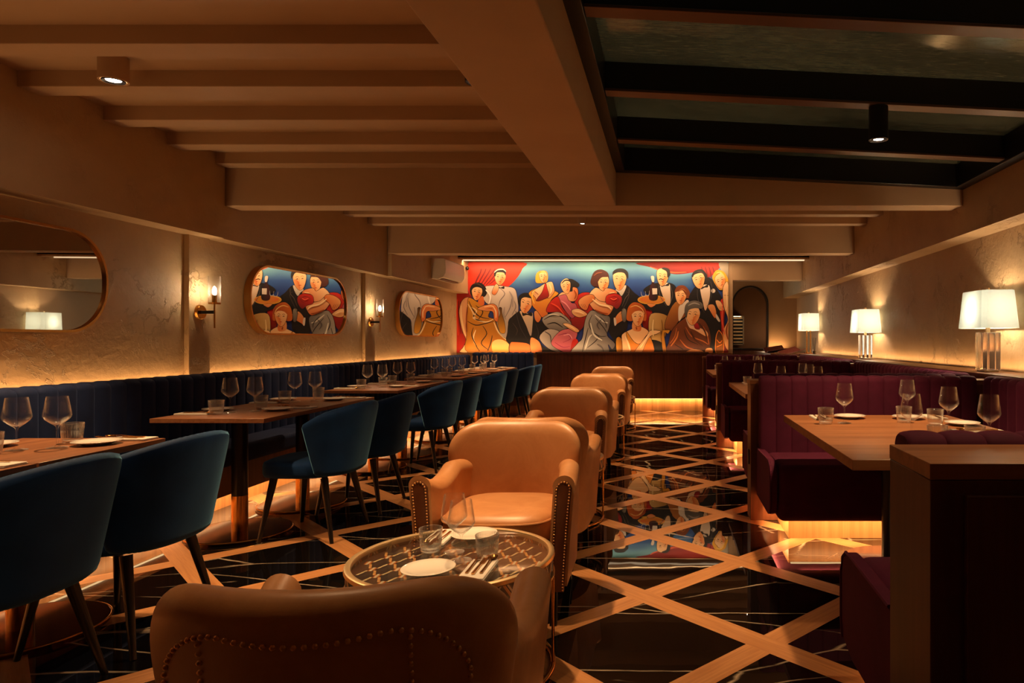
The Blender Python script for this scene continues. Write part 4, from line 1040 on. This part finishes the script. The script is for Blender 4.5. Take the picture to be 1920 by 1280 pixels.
# dinner jacket of the dancer, then the dancing woman
shape(BLK, B(350,400,470,345,560,430,650,500,700,560,610,580,500,600,485,830,470,880,400,990,340,1170,230,1170,330,1050,260,900,270,700,320,610,400,540), None)
fill(CRM, B(345,395,470,345,420,470,380,430), GRY); face(1100+390/6.4, 480+280/6.4, 25, 36, 4); fill(BLK, B(308,225,310,180,360,145,440,145,492,190,492,265,470,235,440,195,370,190,322,210))
line(srgb(120,104,90), B(505,380,500,450,460,500,420,600), .8)
fill(srgb(72,28,20), B(40,290,80,185,160,152,240,185,262,245,250,330,120,365,60,345)); face(1100+195/6.4, 480+318/6.4, 21, 32, 2); fill(srgb(72,28,20), B(40,290,90,190,170,160,240,195,256,240,175,250,132,300,112,362,60,340))
shape(SK1, B(100,372,190,415,230,378,350,412,345,500,225,545,120,525,20,470), SK2, 30)
shape(GRY, B(-60,980,-30,780,15,680,80,650,265,720,265,850,240,950,335,1050,300,1120,250,1060,235,1170,-180,1170,-120,1050), GR2, 0)
for q in ((60,700,20,800,60,900,150,960,230,960), (100,740,200,860,240,930), (150,720,220,800,230,860), (0,1100,100,1020,140,960), (-60,1150,-20,980,10,860)): line(INK, B(*q), 1.6)
for q in ((-30,1130,20,980,60,940), (90,700,190,780,250,800)): line(srgb(226,220,206), B(*q), 2.6)
shape(SK1, B(-30,480,60,465,150,535,260,558,318,600,262,702,180,690,80,640,20,560), SK2, 90)
shape(RED, B(235,470,330,442,412,480,412,560,360,632,300,590,225,560), RD2, 60); line(RD2, B(260,500,330,480,380,520,330,560), 1.4)
shape(SKM, A(1640,560,1720,495,1819,480,1850,540,1780,600,1740,680,1660,640), SK2, 30)
for k in range(4): line(INK, A(1650+22*k,600,1670+22*k,640,1680+20*k,665), .6)
shape(SKM, B(330,750,400,660,475,680,475,740,380,800,340,822), SK2); shape(srgb(150,140,124), B(418,640,470,640,468,775,428,775), GR2, 90, .7); fill(CRM, B(320,740,345,750,352,815,330,830))
# waiter
shape(BLK, B(680,405,760,340,850,318,1000,318,1075,380,1065,540,1000,620,960,705,840,692,770,645,700,625,640,540,720,520,760,460), None)
fill(CRM, B(880,330,985,320,1004,400,1004,560,965,585,915,480), srgb(222,176,130)); shape(BLK, B(895,335,938,345,985,318,985,350,938,352,898,362), None, 90, .3)
face(1100+910/6.4, 480+245/6.4, 22, 31, 4); fill(BLK, B(930,130,990,150,1003,215,970,250,958,180,900,145)); line(BLK, B(862,278,890,268,925,280), 1.8)
shape(srgb(214,176,112), B(770,690,965,712,965,860,905,1040,780,1010,742,900), srgb(170,120,50), 0); fill(BLK, B(760,1010,905,1040,945,1170,780,1170))
shape(GLD, [(1100+(775+162*cos(2*pi*i/20))/6.4, 480+(520+52*sin(2*pi*i/20))/6.4) for i in range(20)], SK2, 0, 1.3, srgb(230,170,60))
fill(SK2, [(1100+(775+135*cos(2*pi*i/20))/6.4, 480+(516+36*sin(2*pi*i/20))/6.4) for i in range(20)], GLD, 0)
shape(srgb(66,14,20), B(752,515,755,380,782,310,785,245,804,245,806,310,845,380,847,515), BLK, 0, .5); fill(CRM, B(785,382,845,382,845,452,788,456), None, 90, False); fill(CRM, B(770,238,806,238,808,300,784,300))
for q in ((650,420,660,470,700,475,705,420), (700,415,712,465,745,462,750,410)): line(srgb(190,190,190), B(*q), .9)
shape(SKM, B(725,568,825,575,800,600,770,612,740,595), SK2, 90, .5)
# woman in camel coat
shape(srgb(176,110,44), B(1060,552,1110,540,1235,560,1205,700,1100,785,1045,885,950,885,940,800,1000,640), BRN, 60); fill(CRM, B(1110,600,1160,560,1210,520,1225,560,1160,700,1110,780,1100,680))
fill(BRN, B(1055,425,1095,355,1180,352,1240,430,1232,495,1190,500,1080,470)); face(1100+1130/6.4, 480+478/6.4, 21, 29, 4); fill(BRN, B(1058,425,1100,355,1185,358,1235,430,1225,490,1195,470,1150,405,1090,420))
# tall man in dinner jacket
shape(BLK, B(1360,335,1290,380,1230,520,1380,620,1350,740,1420,780,1480,920,1490,1170,1580,1170,1605,900,1655,700,1645,540,1570,400,1510,280,1440,255), None)
fill(CRM, B(1368,370,1470,345,1482,480,1432,650,1400,560), srgb(224,180,140)); shape(BLK, B(1375,365,1415,360,1455,335,1458,368,1418,372,1380,392), None, 90, .3)
face(1100+1350/6.4, 480+275/6.4, 23, 32, -16, None); fill(BLK, B(1262,225,1300,170,1385,152,1445,215,1445,270,1425,260,1385,198,1300,215,1275,250))
fill(CRM, [(1100+(1522+26*cos(i*pi/5))/6.4, 480+(412+26*sin(i*pi/5))/6.4) for i in range(10)]); shape(SKM, B(1450,590,1530,580,1562,680,1542,745,1480,650), SK2)
fill(CRM, B(1560,690,1605,770,1590,785,1555,735))
# blonde woman on the right edge
shape(RED, B(1600,560,1670,520,1655,800,1705,1000,1712,1160,1600,1160,1620,900), RD2); fill(BLD, B(1512,240,1565,162,1655,185,1712,300,1705,370,1620,402,1580,380,1530,300))
face(1100+1612/6.4, 480+295/6.4, 19, 28, -22); line(BLD, B(1520,250,1570,180,1640,200,1690,300,1690,370), 2.6)
shape(SK1, B(1640,375,1712,345,1716,1000,1716,1130,1665,1080,1640,900,1700,760,1650,600), SKM, 90); line(INK, B(1650,465,1712,470), .7, sm=False)
shape(SK1, B(1548,535,1610,540,1655,640,1595,645), SKM); 
for k in range(3): line(INK, B(1590+18*k,600,1600+18*k,635), .5)
# grey-haired man, seated, brown coat
shape(BRN, B(1180,740,1100,800,1020,900,980,1050,955,1172,1280,1172,1440,1172,1492,1040,1482,900,1425,780,1345,738,1200,720), BR2, 70)
for q in ((1080,860,1060,960,1000,1050), (1190,850,1260,960,1400,1020,1460,1060), (1120,1000,1200,1090,1300,1120), (1400,840,1450,940,1470,1060)): line(srgb(176,92,40), B(*q), 2.2)
for q in ((1170,880,1220,1000,1340,1060), (1060,1060,1160,1120)): line(INK, B(*q), 1.8)
fill(CRM, B(1190,722,1280,820,1440,900,1445,965,1300,885,1230,850), SKM); shape(srgb(188,24,28), B(1290,822,1332,800,1362,872,1310,872), RD2, 90, .5)
face(1100+1275/6.4, 480+705/6.4, 27, 35, 4, None, SK2); fill(srgb(112,104,98), B(1175,670,1195,570,1290,530,1385,560,1390,625,1300,622,1225,650,1200,740), srgb(60,54,52), 90)
shape(SKM, B(1180,1160,1250,1118,1380,1128,1400,1172,1190,1172), SK2); shape(srgb(224,170,110), B(1435,1110,1505,1105,1515,1160,1430,1165), SK2, 90, .5)
# seated blonde at the table
shape(SK1, B(430,930,540,872,620,838,722,880,745,940,700,1050,640,1172,430,1172,415,1000), SKM, 60)
shape(srgb(220,150,40), B(470,900,560,1020,640,1050,742,940,805,1172,555,1172,500,1050), SK2, 80)
fill(SKM, B(555,780,640,790,645,895,550,885), SK2, 0); fill(srgb(196,92,24), B(478,690,500,605,560,552,645,568,705,640,712,765,660,770,540,775,480,765))
face(1100+612/6.4, 480+730/6.4, 23, 32, -2); fill(srgb(206,104,30), B(478,690,500,605,560,552,645,568,700,640,700,700,650,655,570,665,530,720,540,775,480,765), srgb(150,60,14), 0)
line(srgb(240,196,120), B(520,610,590,590,660,630,690,690), 1.6); shape(SK1, B(560,1172,640,1052,722,950,765,890,885,898,842,932,762,962,702,1062,650,1172), SKM, 90, .7)
shape(GLD, B(895,900,960,885,1000,890,975,930,930,930,960,1172,920,1172,900,1040), GL2, 90, .8); shape(GLD, B(350,990,412,990,420,1172,360,1172), GL2, 0, .8)
shape(srgb(60,30,14), B(1555,1160,1555,980,1582,900,1602,900,1642,980,1642,1160), GL2, 90, 1.2, srgb(240,140,50)); line(srgb(240,130,40), B(1565,1000,1600,1040,1630,1010), 1.6); line(srgb(240,130,40), B(1565,1090,1630,1060), 1.6)
# modelling strokes: lights and darks the painter laid over the figures
HL = srgb(255,222,170); DKS = srgb(150,66,24)
for q, c_, w_ in ((A(150,620,150,760,175,900,205,1010), HL, 3.2), (A(225,640,215,800,225,960), DKS, 2.4), (A(560,640,590,700,590,780), HL, 2.2), (A(440,640,520,625,570,640), HL, 1.8),
    (B(60,510,150,575,250,600,290,640), HL, 3.4), (B(90,640,180,680,250,690), DKS, 3.0), (B(270,440,330,430), HL, 1.8), (A(1270,350,1295,420,1280,470), HL, 3), (A(1080,440,1130,480), DKS, 1.6),
    (A(1580,420,1610,480,1590,540), DKS, 2.6), (A(1590,690,1650,700,1710,730), HL, 1.8), (A(1470,865,1540,890,1600,930), HL, 2.2), (B(460,960,500,1060,520,1140), HL, 3.4), (B(590,850,600,880), DKS, 3.0),
    (B(640,1100,700,1010,750,930), HL, 2.4), (B(1680,420,1690,560,1680,640), HL, 2.6), (B(1700,800,1680,900,1700,1000), DKS, 2.4), (A(840,690,850,720,900,900,980,1040), srgb(60,54,62), 1.2), (A(1095,850,1130,960,1120,1030), srgb(60,54,62), 1.2),
    (B(470,420,505,470,440,620,400,700), srgb(74,64,60), 1.0), (B(860,340,880,470,960,600), srgb(96,90,92), 1.0), (B(1005,340,1030,470,990,600), srgb(96,90,92), 1.0), (B(1330,390,1340,520,1420,680), srgb(80,72,74), 1.0), (B(1490,300,1510,420,1450,640), srgb(80,72,74), 1.0),
    (B(800,760,790,860,800,960), srgb(240,210,150), 3), (B(900,760,910,860,890,980), srgb(140,96,40), 2.4), (B(1100,900,1080,980,1010,1080), srgb(196,110,52), 3), (B(1250,900,1300,1000,1400,1080), BR2, 3), (B(1350,800,1420,900,1450,1000), BR2, 2.6),
    (A(460,420,520,500,500,600), srgb(246,236,224), 3.4), (A(760,440,800,520,800,640), CRM2, 3), (A(700,640,690,740,720,800), CRM2, 2.6), (B(40,800,80,940,180,1010), srgb(232,228,214), 3.2), (B(120,1060,180,1100,200,1150), GR2, 2.6), (B(170,760,120,820,150,880), GR2, 2.6),
    (A(1250,740,1330,735,1400,750), srgb(226,216,200), 2.0), (A(1210,950,1280,1000,1290,1090), GR2, 2.4), (A(1450,1000,1520,990,1560,1040), srgb(240,160,170), 2.2), (A(1420,560,1480,600,1540,680), srgb(240,150,160), 2.4), (A(1290,590,1380,640,1460,740), srgb(240,80,50), 2.4),
    (A(1090,420,1050,500,1080,600), srgb(246,200,90), 2.4), (B(80,230,120,200,180,190), srgb(130,66,44), 2.2), (B(1330,180,1380,185,1420,230), srgb(70,56,52), 1.6), (B(1560,200,1610,190,1660,240), srgb(250,206,110), 2.2), (B(1220,590,1290,560,1360,580), srgb(164,156,148), 2.4),
    (B(1100,420,1150,390,1200,430), srgb(170,96,48), 2.0), (A(300,350,360,345,420,390), srgb(70,50,44), 1.6), (B(280,500,320,520,360,500), srgb(240,90,60), 2.2), (B(1640,560,1630,760,1660,940), srgb(240,90,60), 2.4), (A(100,540,95,760,110,1000), srgb(236,70,40), 2.4)):
    line(c_, q, w_)
mu = empty('mural', (0, YC+.048, 0), 0, 'wide colourful painting of elegant party guests on the far wall', 'mural')
polys = []
si = 0
for k, (p, c) in enumerate(POLY):
    while si < len(STROKE) and STROKE[si][2] <= k:
        s_ = STROKE[si]; polys.append(([(a, b, max(0, (s_[2]-NB))*.00016+.00008) for a, b in s_[0]], s_[1])); si += 1
    polys.append(([(a, b, max(0, (k+1-NB))*.00016) for a, b in p], c))
for s_ in STROKE[si:]: polys.append(([(a, b, (s_[2]-NB)*.00016+.00008) for a, b in s_[0]], s_[1]))
vmesh('painted_panel', polys, mu, M['vcol'], 0, 'xz')

# ------------------------------------------------------------------ world and exposure
w = bpy.data.worlds.new('world'); scene.world = w; w.use_nodes = True
w.node_tree.nodes['Background'].inputs[0].default_value = (.36,.35,.28,1); w.node_tree.nodes['Background'].inputs[1].default_value = 2.8
scene.view_settings.view_transform = 'Standard'; scene.view_settings.look = 'None'; scene.view_settings.gamma = 1
scene.view_settings.exposure = 0.3
